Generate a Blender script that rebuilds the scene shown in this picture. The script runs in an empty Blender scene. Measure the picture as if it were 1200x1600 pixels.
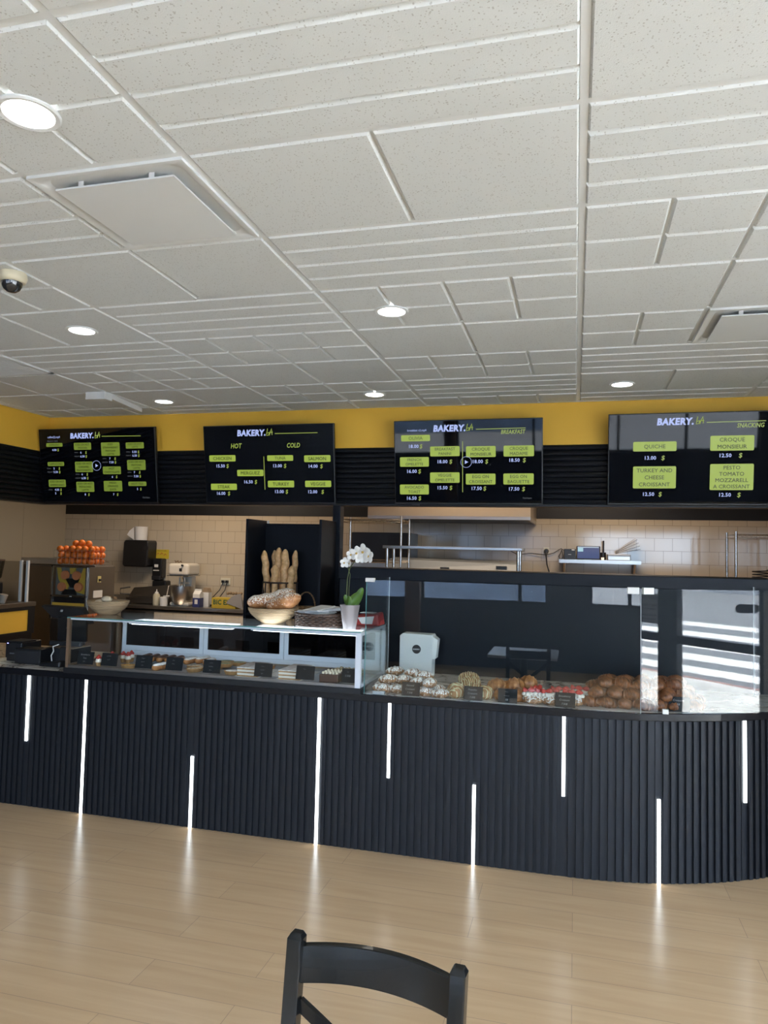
import bpy, bmesh, math, random
from mathutils import Vector, Matrix
PI = math.pi
random.seed(7)
sc = bpy.context.scene
C = bpy.context.collection
R = math.radians

SKY = 5.0
SUN = 30.0
KW = 13
LEDS = 7.0
CASEL = 7.0
EXPO = 1.75

# ------------------------------------------------------------------ camera, sky, sun, room lamps, hood fill, exposure
def place_camera():
    yaw, pitch, roll = -0.257788, 0.0544167, 0.0222570
    f = Vector((math.sin(yaw)*math.cos(pitch), math.cos(yaw)*math.cos(pitch), math.sin(pitch)))
    r = Vector((math.cos(yaw), -math.sin(yaw), 0)); u = r.cross(f)
    r2 = r*math.cos(roll) + u*math.sin(roll); u2 = -r*math.sin(roll) + u*math.cos(roll)
    cam = bpy.data.cameras.new('camera'); o = bpy.data.objects.new('camera', cam); C.objects.link(o)
    cam.sensor_fit = 'HORIZONTAL'; cam.sensor_width = 36.0; cam.lens = 36.0*1136.96/1200.0
    cam.clip_start = 0.02; cam.clip_end = 400
    o.matrix_world = Matrix(((r2.x, u2.x, -f.x, 0), (r2.y, u2.y, -f.y, 0), (r2.z, u2.z, -f.z, 1.75), (0, 0, 0, 1)))
    sc.camera = o
place_camera()
w = bpy.data.worlds.new('sky'); sc.world = w; w.use_nodes = True
bg = w.node_tree.nodes['Background']; bg.inputs[0].default_value = (0.62, 0.78, 1.0, 1); bg.inputs[1].default_value = SKY
def sun():
    l = bpy.data.lights.new('sun', 'SUN'); l.energy = SUN; l.angle = R(0.6); l.color = (1, 0.95, 0.88)
    o = bpy.data.objects.new('sun', l); C.objects.link(o)
    o.rotation_euler = Vector((0.16, -0.52, -0.84)).to_track_quat('-Z', 'Y').to_euler()
sun()
def area(name, loc, direction, sx, sy, watts=0, color=(1, 1, 1), portal=False):
    l = bpy.data.lights.new(name, 'AREA'); l.shape = 'RECTANGLE'; l.size = sx; l.size_y = sy; l.energy = watts; l.color = color
    if portal: l.cycles.is_portal = True
    o = bpy.data.objects.new(name, l); C.objects.link(o); o.location = loc
    o.rotation_euler = Vector(direction).to_track_quat('-Z', 'Y').to_euler()
area('window_portal', (-0.6, -3.02, 1.8), (0, 1, 0), 8.6, 1.8, portal=True)
area('door_portal', (3.58, 0.3, 1.35), (-1, 0, 0), 6.4, 2.6, portal=True)
area('kitchen_lamp', (-4.6, 7.7, 2.9), (0, 0.1, -1), 1.2, 0.5, KW, (1, 0.80, 0.60))
area('hood_fill', (-1.3, 7.2, 2.9), (0, 0.35, -1), 1.4, 0.25, KW*0.6, (1, 0.78, 0.55))  # fill light added to put warm highlights on the hood front
area('kitchen_lamp', (0.3, 7.7, 2.9), (0, 0.1, -1), 1.2, 0.5, KW*0.75, (1, 0.80, 0.60))
vs = sc.view_settings
vs.view_transform = 'Standard'; vs.look = 'None'; vs.gamma = 1; vs.use_curve_mapping = False; vs.exposure = EXPO
cy = sc.cycles
cy.use_denoising = True
cy.max_bounces = 8; cy.diffuse_bounces = 4; cy.glossy_bounces = 4; cy.transmission_bounces = 4; cy.transparent_max_bounces = 24
cy.sample_clamp_indirect = 20; cy.caustics_reflective = False; cy.caustics_refractive = False; cy.blur_glossy = 0.5

# ------------------------------------------------------------------ materials
MATS = {}
def nodes(name):
    m = bpy.data.materials.new(name); m.use_nodes = True; nt = m.node_tree
    return m, nt, nt.nodes['Principled BSDF']
def lin(c):
    return tuple((x/12.92 if x <= 0.04045 else ((x+0.055)/1.055)**2.4) for x in c)
def mat(name, col, rough=0.5, metal=0.0, noise=0.0, nscale=20, bump=0.0, bscale=80, col2=None, coat=0.0, stretch=None, spec=0.5):
    """plain or mottled surface: base colour, optional second colour mixed in by noise, optional bump"""
    if name in MATS: return MATS[name]
    m, nt, b = nodes(name); N = nt.nodes; L = nt.links
    b.inputs['Base Color'].default_value = (*col, 1); b.inputs['Roughness'].default_value = rough; b.inputs['Metallic'].default_value = metal
    b.inputs['Coat Weight'].default_value = coat; b.inputs['Specular IOR Level'].default_value = spec
    if col2 or noise or bump:
        tc = N.new('ShaderNodeTexCoord'); mp = N.new('ShaderNodeMapping'); L.new(tc.outputs['Object'], mp.inputs[0])
        if stretch: mp.inputs['Scale'].default_value = stretch
    if col2 or noise:
        c2 = col2 or tuple(x*(1-noise) for x in col)
        t = N.new('ShaderNodeTexNoise'); t.inputs['Scale'].default_value = nscale; t.inputs['Detail'].default_value = 5
        L.new(mp.outputs[0], t.inputs['Vector'])
        rp = N.new('ShaderNodeValToRGB'); rp.color_ramp.elements[0].position = 0.38; rp.color_ramp.elements[1].position = 0.64
        rp.color_ramp.elements[0].color = (*c2, 1); rp.color_ramp.elements[1].color = (*col, 1)
        L.new(t.outputs['Fac'], rp.inputs[0]); L.new(rp.outputs[0], b.inputs['Base Color'])
    if bump:
        t2 = N.new('ShaderNodeTexNoise'); t2.inputs['Scale'].default_value = bscale; t2.inputs['Detail'].default_value = 3
        L.new(mp.outputs[0], t2.inputs['Vector'])
        bp = N.new('ShaderNodeBump'); bp.inputs['Strength'].default_value = bump; bp.inputs['Distance'].default_value = 0.01
        L.new(t2.outputs['Fac'], bp.inputs['Height']); L.new(bp.outputs[0], b.inputs['Normal'])
    MATS[name] = m; return m
def emit(name, col, strength, base=(0.8, 0.8, 0.8)):
    if name in MATS: return MATS[name]
    m, nt, b = nodes(name)
    b.inputs['Base Color'].default_value = (*base, 1); b.inputs['Emission Color'].default_value = (*col, 1); b.inputs['Emission Strength'].default_value = strength/2**EXPO
    b.inputs['Roughness'].default_value = 0.3
    MATS[name] = m; return m
def glass(name, tint=(0.97, 0.985, 0.98), f0=0.04, rough=0.0):
    """thin clear sheet: lets light straight through and mirrors more at grazing angles"""
    m = bpy.data.materials.new(name); m.use_nodes = True; nt = m.node_tree; N = nt.nodes; L = nt.links; N.clear()
    out = N.new('ShaderNodeOutputMaterial'); mx = N.new('ShaderNodeMixShader'); tr = N.new('ShaderNodeBsdfTransparent'); gl = N.new('ShaderNodeBsdfGlossy')
    tr.inputs[0].default_value = (*tint, 1); gl.inputs['Roughness'].default_value = rough; gl.inputs['Color'].default_value = (1, 1, 1, 1)
    lw = N.new('ShaderNodeLayerWeight'); lw.inputs['Blend'].default_value = 0.5
    p = N.new('ShaderNodeMath'); p.operation = 'POWER'; p.inputs[1].default_value = 5; L.new(lw.outputs['Facing'], p.inputs[0])
    ma = N.new('ShaderNodeMath'); ma.operation = 'MULTIPLY_ADD'; ma.inputs[1].default_value = 1-f0; ma.inputs[2].default_value = f0; L.new(p.outputs[0], ma.inputs[0])
    L.new(ma.outputs[0], mx.inputs[0]); L.new(tr.outputs[0], mx.inputs[1]); L.new(gl.outputs[0], mx.inputs[2]); L.new(mx.outputs[0], out.inputs[0])
    MATS[name] = m; return m
def brick(name, c1, c2, mortar, bw, bh, ms, rough, bump=0.0, plane='XZ', offset=0.5, grain=False, smooth=0.1):
    m, nt, b = nodes(name); N = nt.nodes; L = nt.links
    tc = N.new('ShaderNodeTexCoord'); sp = N.new('ShaderNodeSeparateXYZ'); cb = N.new('ShaderNodeCombineXYZ')
    L.new(tc.outputs['Object'], sp.inputs[0]); L.new(sp.outputs[plane[0]], cb.inputs[0]); L.new(sp.outputs[plane[1]], cb.inputs[1])
    t = N.new('ShaderNodeTexBrick'); L.new(cb.outputs[0], t.inputs['Vector'])
    t.inputs['Scale'].default_value = 1; t.inputs['Brick Width'].default_value = bw; t.inputs['Row Height'].default_value = bh
    t.inputs['Mortar Size'].default_value = ms; t.inputs['Mortar Smooth'].default_value = smooth
    t.offset = offset
    t.inputs['Color1'].default_value = (*c1, 1); t.inputs['Color2'].default_value = (*c2, 1); t.inputs['Mortar'].default_value = (*mortar, 1)
    colout = t.outputs['Color']
    if grain:
        mp = N.new('ShaderNodeMapping'); mp.inputs['Scale'].default_value = (1.1, 14, 1); L.new(cb.outputs[0], mp.inputs[0])
        ns = N.new('ShaderNodeTexNoise'); ns.inputs['Scale'].default_value = 1.6; ns.inputs['Detail'].default_value = 8; ns.inputs['Distortion'].default_value = 0.6
        L.new(mp.outputs[0], ns.inputs['Vector'])
        rp = N.new('ShaderNodeValToRGB'); rp.color_ramp.elements[0].position = 0.3; rp.color_ramp.elements[1].position = 0.7
        rp.color_ramp.elements[0].color = (0.92, 0.90, 0.87, 1); rp.color_ramp.elements[1].color = (1.02, 1.02, 1.02, 1); L.new(ns.outputs['Fac'], rp.inputs[0])
        mx = N.new('ShaderNodeMix'); mx.data_type = 'RGBA'; mx.blend_type = 'MULTIPLY'; mx.inputs[0].default_value = 1
        L.new(t.outputs['Color'], mx.inputs[6]); L.new(rp.outputs[0], mx.inputs[7]); colout = mx.outputs[2]
    L.new(colout, b.inputs['Base Color']); b.inputs['Roughness'].default_value = rough
    if bump:
        bp = N.new('ShaderNodeBump'); bp.inputs['Strength'].default_value = bump; bp.inputs['Distance'].default_value = 0.004; bp.invert = True
        L.new(t.outputs['Fac'], bp.inputs['Height']); L.new(bp.outputs[0], b.inputs['Normal'])
    MATS[name] = m; return m
def marble(name, base, vein, scale=2.2, rough=0.15, rot=0.5):
    m, nt, b = nodes(name); N = nt.nodes; L = nt.links
    tc = N.new('ShaderNodeTexCoord'); mp = N.new('ShaderNodeMapping'); mp.inputs['Rotation'].default_value = (0, 0, rot); mp.inputs['Scale'].default_value = (1, 2.2, 1)
    L.new(tc.outputs['Object'], mp.inputs[0])
    n1 = N.new('ShaderNodeTexNoise'); n1.inputs['Scale'].default_value = scale; n1.inputs['Detail'].default_value = 9; n1.inputs['Distortion'].default_value = 1.6; L.new(mp.outputs[0], n1.inputs['Vector'])
    rp = N.new('ShaderNodeValToRGB'); e = rp.color_ramp.elements
    e[0].position = 0.0; e[0].color = (*base, 1); e[1].position = 1; e[1].color = (*base, 1)
    for p, c in ((0.475, base), (0.497, vein), (0.515, tuple(x*0.72 for x in base)), (0.56, base)):
        k = e.new(p); k.color = (*c, 1)
    L.new(n1.outputs['Fac'], rp.inputs[0]); L.new(rp.outputs[0], b.inputs['Base Color']); b.inputs['Roughness'].default_value = rough
    MATS[name] = m; return m
def ceilmat():
    m, nt, b = nodes('acoustic tile'); N = nt.nodes; L = nt.links
    tc = N.new('ShaderNodeTexCoord')
    v = N.new('ShaderNodeTexVoronoi'); v.inputs['Scale'].default_value = 105; L.new(tc.outputs['Object'], v.inputs['Vector'])
    n = N.new('ShaderNodeTexNoise'); n.inputs['Scale'].default_value = 45; n.inputs['Detail'].default_value = 2; L.new(tc.outputs['Object'], n.inputs['Vector'])
    th = N.new('ShaderNodeMath'); th.operation = 'MULTIPLY'; th.inputs[1].default_value = 0.42; L.new(n.outputs['Fac'], th.inputs[0])
    lt = N.new('ShaderNodeMath'); lt.operation = 'LESS_THAN'; L.new(v.outputs['Distance'], lt.inputs[0]); L.new(th.outputs[0], lt.inputs[1])
    n2 = N.new('ShaderNodeTexNoise'); n2.inputs['Scale'].default_value = 260; n2.inputs['Detail'].default_value = 2; L.new(tc.outputs['Object'], n2.inputs['Vector'])
    sm = N.new('ShaderNodeMath'); sm.operation = 'MULTIPLY_ADD'; sm.inputs[1].default_value = -0.8; L.new(lt.outputs[0], sm.inputs[0]); L.new(n2.outputs['Fac'], sm.inputs[2])
    bp = N.new('ShaderNodeBump'); bp.inputs['Strength'].default_value = 0.6; bp.inputs['Distance'].default_value = 0.002; L.new(sm.outputs[0], bp.inputs['Height']); L.new(bp.outputs[0], b.inputs['Normal'])
    mx = N.new('ShaderNodeMix'); mx.data_type = 'RGBA'; mx.inputs[6].default_value = (0.69, 0.73, 0.745, 1); mx.inputs[7].default_value = (0.50, 0.52, 0.52, 1)
    L.new(lt.outputs[0], mx.inputs[0]); L.new(mx.outputs[2], b.inputs['Base Color']); b.inputs['Roughness'].default_value = 0.9
    MATS['acoustic tile'] = m; return m
def pastrymat(name, hi, lo, powder=0.0, pcol=(0.85, 0.82, 0.76), drizzle=None):
    m, nt, b = nodes(name); N = nt.nodes; L = nt.links
    tc = N.new('ShaderNodeTexCoord'); n = N.new('ShaderNodeTexNoise'); n.inputs['Scale'].default_value = 38; n.inputs['Detail'].default_value = 6; L.new(tc.outputs['Object'], n.inputs['Vector'])
    rp = N.new('ShaderNodeValToRGB'); rp.color_ramp.elements[0].position = 0.35; rp.color_ramp.elements[1].position = 0.65
    rp.color_ramp.elements[0].color = (*lo, 1); rp.color_ramp.elements[1].color = (*hi, 1); L.new(n.outputs['Fac'], rp.inputs[0]); out = rp.outputs[0]
    if powder:
        n2 = N.new('ShaderNodeTexNoise'); n2.inputs['Scale'].default_value = 110; n2.inputs['Detail'].default_value = 8; L.new(tc.outputs['Object'], n2.inputs['Vector'])
        sp = N.new('ShaderNodeSeparateXYZ'); L.new(tc.outputs['Normal'], sp.inputs[0])
        a = N.new('ShaderNodeMath'); a.operation = 'MULTIPLY_ADD'; a.inputs[1].default_value = 0.17; L.new(sp.outputs[2], a.inputs[0]); L.new(n2.outputs['Fac'], a.inputs[2])
        r2 = N.new('ShaderNodeValToRGB'); r2.color_ramp.elements[0].position = 0.72-powder; r2.color_ramp.elements[1].position = 0.82-powder; L.new(a.outputs[0], r2.inputs[0])
        mx = N.new('ShaderNodeMix'); mx.data_type = 'RGBA'; L.new(r2.outputs[0], mx.inputs[0]); L.new(out, mx.inputs[6]); mx.inputs[7].default_value = (*pcol, 1); out = mx.outputs[2]
    if drizzle:
        wv = N.new('ShaderNodeTexWave'); wv.inputs['Scale'].default_value = 26; wv.inputs['Distortion'].default_value = 5; wv.inputs['Detail'].default_value = 1; L.new(tc.outputs['Object'], wv.inputs['Vector'])
        r2 = N.new('ShaderNodeValToRGB'); r2.color_ramp.elements[0].position = 0.68; r2.color_ramp.elements[1].position = 0.76; L.new(wv.outputs['Fac'], r2.inputs[0])
        mx = N.new('ShaderNodeMix'); mx.data_type = 'RGBA'; L.new(r2.outputs[0], mx.inputs[0]); L.new(out, mx.inputs[6]); mx.inputs[7].default_value = (*drizzle, 1); out = mx.outputs[2]
    L.new(out, b.inputs['Base Color']); b.inputs['Roughness'].default_value = 0.45
    bp = N.new('ShaderNodeBump'); bp.inputs['Strength'].default_value = 0.35; bp.inputs['Distance'].default_value = 0.004; L.new(n.outputs['Fac'], bp.inputs['Height']); L.new(bp.outputs[0], b.inputs['Normal'])
    MATS[name] = m; return m

CEIL = ceilmat()
GRID = mat('white painted tee', (0.72, 0.755, 0.775), 0.5)
YEL = mat('yellow paint', (0.84, 0.50, 0.055), 0.6, noise=0.03, nscale=3)
BLK = mat('black satin paint', (0.007, 0.0075, 0.009), 0.45, spec=0.4)
NAVY = mat('near-black navy laminate', (0.020, 0.025, 0.037), 0.42)
SLAT = mat('black slat wood', (0.009, 0.0105, 0.0145), 0.5, spec=0.35)
PART = mat('dark painted panel', (0.0065, 0.008, 0.0115), 0.4, spec=0.18)
WALLW = mat('off white paint', (0.66, 0.64, 0.60), 0.7)
TAN = mat('beige wall panel', (0.46, 0.40, 0.29), 0.45)
TILE = brick('cream glazed tile', (0.53, 0.45, 0.335), (0.505, 0.43, 0.32), (0.27, 0.225, 0.17), 0.2032, 0.1524, 0.002, 0.10, 0.5, 'XZ')
FLOOR = brick('light oak planks', (0.66, 0.45, 0.262), (0.62, 0.42, 0.242), (0.40, 0.28, 0.18), 1.25, 0.19, 0.0013, 0.25, 0.15, 'XY', 0.37, True, 0.3)
MARB = marble('white marble with brown veins', (0.66, 0.62, 0.57), (0.10, 0.07, 0.06))
MARBT = marble('warm veined stone', (0.62, 0.47, 0.30), (0.13, 0.08, 0.05), 4.0, 0.25, 0.1)
STEEL = mat('brushed steel', (0.50, 0.48, 0.45), 0.30, 1.0, bump=0.03, bscale=300, stretch=(1, 30, 30))
DSTEEL = mat('dull steel', (0.26, 0.24, 0.22), 0.38, 1.0)
CHROME = mat('chrome wire', (0.50, 0.48, 0.45), 0.25, 1.0)
WIRE = mat('dull basket wire', (0.34, 0.31, 0.27), 0.5, 0.6)
ALU = mat('white anodised frame', (0.62, 0.65, 0.70), 0.35)
BPLA = mat('black plastic', (0.010, 0.010, 0.011), 0.35)
GPLA = mat('charcoal plastic', (0.018, 0.018, 0.02), 0.45, spec=0.3)
WPLA = mat('white plastic', (0.72, 0.71, 0.67), 0.4)
BWOOD = mat('black lacquered wood', (0.009, 0.009, 0.009), 0.22, coat=0.12, spec=0.35)
GLASS = glass('clear glass', f0=0.012)
GLASSB = glass('sneeze guard glass', (0.95, 0.97, 0.97), 0.034)
DGLASS = glass('dark sliding glass', (0.34, 0.34, 0.38), 0.05)
WGLASS = glass('window glass', (0.97, 0.98, 0.98), 0.03)
EDGE = mat('green glass edge', (0.10, 0.26, 0.25), 0.1)
LEDM = emit('white led', (0.90, 0.97, 1.0), LEDS)
LEDC = emit('cool case led', (0.80, 0.90, 1.0), CASEL)
LEDT = emit('case light bar diffuser', (0.78, 0.89, 1.0), CASEL*0.8)
LAMP = emit('downlight diffuser', (1.0, 0.95, 0.85), 12)
SCREEN = mat('glossy black screen', (0.004, 0.005, 0.008), 0.03, coat=0.0, spec=0.3)
T_GREEN = emit('screen green', lin((0.66, 0.75, 0.30)), 0.8, (0, 0, 0)); T_GREEN1 = emit('angle-dimmed screen green', lin((0.60, 0.70, 0.28)), 0.50, (0, 0, 0)); T_WHITE = emit('screen white', lin((0.72, 0.78, 1.0)), 0.85, (0, 0, 0))  # dim copy puts the first screen's oblique-view falloff into its glow
T_LIME = emit('screen lime', lin((0.68, 0.76, 0.34)), 0.7, (0, 0, 0)); T_GREY = emit('screen grey', (0.10, 0.11, 0.12), 1, (0, 0, 0))
T_DARK = mat('screen dark lettering', (0.006, 0.008, 0.002), 0.4)
CHALK = mat('chalk', (0.30, 0.30, 0.30), 0.9)
SLATE = mat('chalkboard', (0.012, 0.0125, 0.014), 0.75, spec=0.2)
WICK = mat('dark wicker', (0.065, 0.030, 0.016), 0.6, noise=0.6, nscale=60, bump=0.5, bscale=90)
WICKL = mat('light wicker', (0.36, 0.20, 0.08), 0.6, noise=0.5, nscale=60, bump=0.5, bscale=90)
CANE = mat('pale coiled cane', (0.50, 0.35, 0.20), 0.6, noise=0.35, nscale=6, stretch=(1, 1, 40), bump=0.6, bscale=8)
CROI = pastrymat('baked croissant', (0.25, 0.085, 0.024), (0.085, 0.026, 0.009))
ALMO = pastrymat('powdered croissant', (0.42, 0.22, 0.10), (0.22, 0.10, 0.045), 0.21)
BRIO = pastrymat('golden brioche', (0.50, 0.22, 0.07), (0.26, 0.095, 0.03))
DRIZ = pastrymat('drizzled croissant', (0.40, 0.20, 0.07), (0.24, 0.11, 0.04), 0, drizzle=(0.62, 0.58, 0.34))
LOAF = pastrymat('floured loaf', (0.52, 0.24, 0.09), (0.32, 0.12, 0.04), 0.165, (0.86, 0.78, 0.66))
BAGU = pastrymat('baguette crust', (0.92, 0.58, 0.28), (0.66, 0.36, 0.14))
CREAM = mat('whipped cream', (0.80, 0.74, 0.64), 0.6); BERRY = mat('strawberry', (0.55, 0.05, 0.035), 0.3, noise=0.35, nscale=120)
CHOC = mat('chocolate', (0.075, 0.032, 0.018), 0.35); TARTC = mat('tart crust', (0.45, 0.24, 0.09), 0.6, noise=0.3, nscale=60)
ORANGE = mat('orange peel', (0.80, 0.19, 0.015), 0.4, noise=0.25, nscale=15, bump=0.2, bscale=400)
PAPER = mat('white paper', (0.72, 0.71, 0.69), 0.8)
DECK = mat('case deck liner', (0.16, 0.16, 0.17), 0.3)

# ------------------------------------------------------------------ mesh building
class MB:
    def __init__(s): s.v = []; s.f = []
    def add(s, vs_, fs):
        o = len(s.v); s.v += [tuple(v) for v in vs_]; s.f += [tuple(i+o for i in f) for f in fs]; return s
    def hexa(s, b4, t4):
        return s.add(list(b4)+list(t4), [(3, 2, 1, 0), (4, 5, 6, 7), (0, 1, 5, 4), (1, 2, 6, 5), (2, 3, 7, 6), (3, 0, 4, 7)])
    def box(s, x0, y0, z0, x1, y1, z1):
        x0, x1 = min(x0, x1), max(x0, x1); y0, y1 = min(y0, y1), max(y0, y1); z0, z1 = min(z0, z1), max(z0, z1)
        return s.hexa([(x0, y0, z0), (x1, y0, z0), (x1, y1, z0), (x0, y1, z0)], [(x0, y0, z1), (x1, y0, z1), (x1, y1, z1), (x0, y1, z1)])
    def obox(s, c, ax, ay, az):
        c = Vector(c); ax = Vector(ax)/2; ay = Vector(ay)/2; az = Vector(az)/2
        return s.hexa([c-ax-ay-az, c+ax-ay-az, c+ax+ay-az, c-ax+ay-az], [c-ax-ay+az, c+ax-ay+az, c+ax+ay+az, c-ax+ay+az])
    def beam(s, p, q, w, h, up=(0, 0, 1)):
        p, q = Vector(p), Vector(q); d = (q-p); L = d.length; d.normalize(); a = d.cross(Vector(up)).normalized(); u = a.cross(d)
        return s.obox((p+q)/2, d*L, a*w, u*h)
    def ring(s, c, a, b, n, r):
        return [c + a*(r*math.cos(2*PI*i/n)) + b*(r*math.sin(2*PI*i/n)) for i in range(n)]
    def tube(s, pts, r, n=8, cap=True, closed=False):
        pts = [Vector(p) for p in pts]; rs = r if isinstance(r, (list, tuple)) else [r]*len(pts)
        rings = []; ref = None; m = len(pts)
        for i, p in enumerate(pts):
            if closed: d = pts[(i+1) % m]-pts[i-1]
            else: d = pts[min(i+1, m-1)]-pts[max(i-1, 0)]
            d.normalize()
            if ref is None: ref = Vector((0, 0, 1)) if abs(d.z) < 0.9 else Vector((1, 0, 0))
            a = d.cross(ref).normalized(); b = a.cross(d).normalized(); ref = b
            rings.append(s.ring(p, a, b, n, rs[i]))
        vs_ = [v for rg in rings for v in rg]; fs = []
        for i in range(m if closed else m-1):
            for j in range(n):
                i2 = (i+1) % m; fs.append((i*n+j, i*n+(j+1) % n, i2*n+(j+1) % n, i2*n+j))
        if cap and not closed: fs += [tuple(range(n))[::-1], tuple((m-1)*n+j for j in range(n))]
        return s.add(vs_, fs)
    def cyl(s, p, q, r, r2=None, n=20): return s.tube([p, q], [r, r if r2 is None else r2], n)
    def lathe(s, prof, c=(0, 0, 0), n=28, sx=1, sy=1, axis='Z'):
        vs_ = []; fs = []; c = Vector(c)
        for (r, z) in prof:
            for j in range(n):
                a = 2*PI*j/n; x, y = r*math.cos(a)*sx, r*math.sin(a)*sy
                vs_.append(c + (Vector((x, y, z)) if axis == 'Z' else Vector((x, -z, y)) if axis == 'Y' else Vector((z, x, y))))
        for i in range(len(prof)-1):
            for j in range(n): fs.append((i*n+j, i*n+(j+1) % n, (i+1)*n+(j+1) % n, (i+1)*n+j))
        if prof[0][0] > 1e-5: fs.append(tuple(range(n))[::-1])
        if prof[-1][0] > 1e-5: fs.append(tuple((len(prof)-1)*n+j for j in range(n)))
        return s.add(vs_, fs)
    def ball(s, c, r, sx=1, sy=1, sz=1, n=16, m=10):
        prof = [(r*math.sin(PI*i/m), -r*sz*math.cos(PI*i/m)) for i in range(m+1)]
        prof[0] = (1e-4*r, prof[0][1]); prof[-1] = (1e-4*r, prof[-1][1])
        return s.lathe(prof, c, n, sx, sy)
    def prism(s, poly, z0, z1):
        n = len(poly)
        return s.add([(x, y, z0) for x, y in poly]+[(x, y, z1) for x, y in poly],
                     [tuple(range(n))[::-1], tuple(range(n, 2*n))]+[(i, (i+1) % n, n+(i+1) % n, n+i) for i in range(n)])
    def prism_y(s, poly, y0, y1):
        """outline in x,z pushed along y"""
        n = len(poly)
        return s.add([(x, y0, z) for x, z in poly]+[(x, y1, z) for x, z in poly],
                     [tuple(range(n)), tuple(range(n, 2*n))[::-1]]+[(i, n+i, n+(i+1) % n, (i+1) % n) for i in range(n)])
    def xf(s, M, start=0):
        s.v = s.v[:start]+[tuple(M @ Vector(v)) for v in s.v[start:]]; return s
    def build(s, name, material, parent=None, smooth=None, bevel=0, seg=2, loc=None, solid=0):
        me = bpy.data.meshes.new(name); me.from_pydata(s.v, [], s.f); me.validate()
        bm = bmesh.new(); bm.from_mesh(me); bmesh.ops.recalc_face_normals(bm, faces=bm.faces)
        if smooth:
            for f in bm.faces: f.smooth = True
            for e in bm.edges:
                if len(e.link_faces) == 2 and e.calc_face_angle(0) > R(smooth): e.smooth = False
        bm.to_mesh(me); bm.free(); me.materials.append(material)
        o = bpy.data.objects.new(name, me); C.objects.link(o)
        if parent: o.parent = parent
        if loc: o.location = loc
        if bevel:
            b = o.modifiers.new('bevel', 'BEVEL'); b.width = bevel; b.segments = seg; b.limit_method = 'ANGLE'; b.angle_limit = R(40)
        if solid:
            b = o.modifiers.new('solidify', 'SOLIDIFY'); b.thickness = solid; b.offset = 0
        return o
def tag(o, label, cat, group=None, kind=None):
    o['label'] = label; o['category'] = cat
    if group: o['group'] = group
    if kind: o['kind'] = kind
    return o
def thing(name, label, cat, loc=(0, 0, 0), rz=0, group=None):
    o = bpy.data.objects.new(name, None); C.objects.link(o); o.location = loc; o.rotation_euler = (0, 0, rz); o.empty_display_size = 0.05
    return tag(o, label, cat, group)
def part(name, mb, m, parent, label=None, **k):
    o = mb.build(name, m, parent, **k)
    if label: o['label'] = label
    return o
def struct(name, mb, m, **k):
    o = mb.build(name, m, None, **k); o['kind'] = 'structure'; return o
def kids(o): return list(o.children)
def dup(o, parent=None, loc=None, rot=None, label=None, group=None):
    c = o.copy(); C.objects.link(c)
    if parent: c.parent = parent
    if loc is not None: c.location = loc
    if rot is not None: c.rotation_euler = rot
    if label: c['label'] = label
    if group: c['group'] = group
    for ch in kids(o): dup(ch, c)
    return c

TXT = {}
def glyphs(s, bold, shear):
    k = (s, bold, shear)
    if k not in TXT:
        cu = bpy.data.curves.new('t', 'FONT'); cu.body = s; cu.size = 1; cu.align_x = 'CENTER'; cu.align_y = 'BOTTOM_BASELINE'; cu.offset = bold; cu.shear = shear
        cu.resolution_u = 2; cu.space_character = 1.0 + max(0, bold)*2
        o = bpy.data.objects.new('t', cu); C.objects.link(o); bpy.context.view_layer.update()
        me = o.evaluated_get(bpy.context.evaluated_depsgraph_get()).to_mesh()
        TXT[k] = ([v.co.copy() for v in me.vertices], [tuple(p.vertices) for p in me.polygons])
        o.to_mesh_clear() if hasattr(o, 'to_mesh_clear') else None
        bpy.data.objects.remove(o); bpy.data.curves.remove(cu)
    return TXT[k]
def text(mb, s, u, v, h, bold=0.0, shear=0.0, ux=(1, 0, 0), vx=(0, 0, 1), o=(0, 0, 0), squeeze=1.0, maxw=None):
    """lettering s centred on (u, v), capital height h, in the plane o + u*ux + v*vx"""
    smear = bold if 'M' in s else 0.0
    vs_, fs = glyphs(s, 0.0 if smear else bold, shear); k = h/0.70; ux, vx, o = Vector(ux), Vector(vx), Vector(o)
    if not vs_: return
    wd = max(p.x for p in vs_)-min(p.x for p in vs_); sq = squeeze
    if maxw and wd*k*sq > maxw: sq = maxw/(wd*k)
    nrm = ux.cross(vx)
    for j, (a, b) in enumerate(((0, 0), (-1, -1), (1, 1), (-1, 1), (1, -1)) if smear else ((0, 0),)):   # heavier stroke: slightly shifted copies
        mb.add([o + nrm*(0.00003*j) + ux*(u+(p.x+a*smear)*k*sq) + vx*(v-h/2+(p.y+b*smear)*k) for p in vs_], fs)

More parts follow.
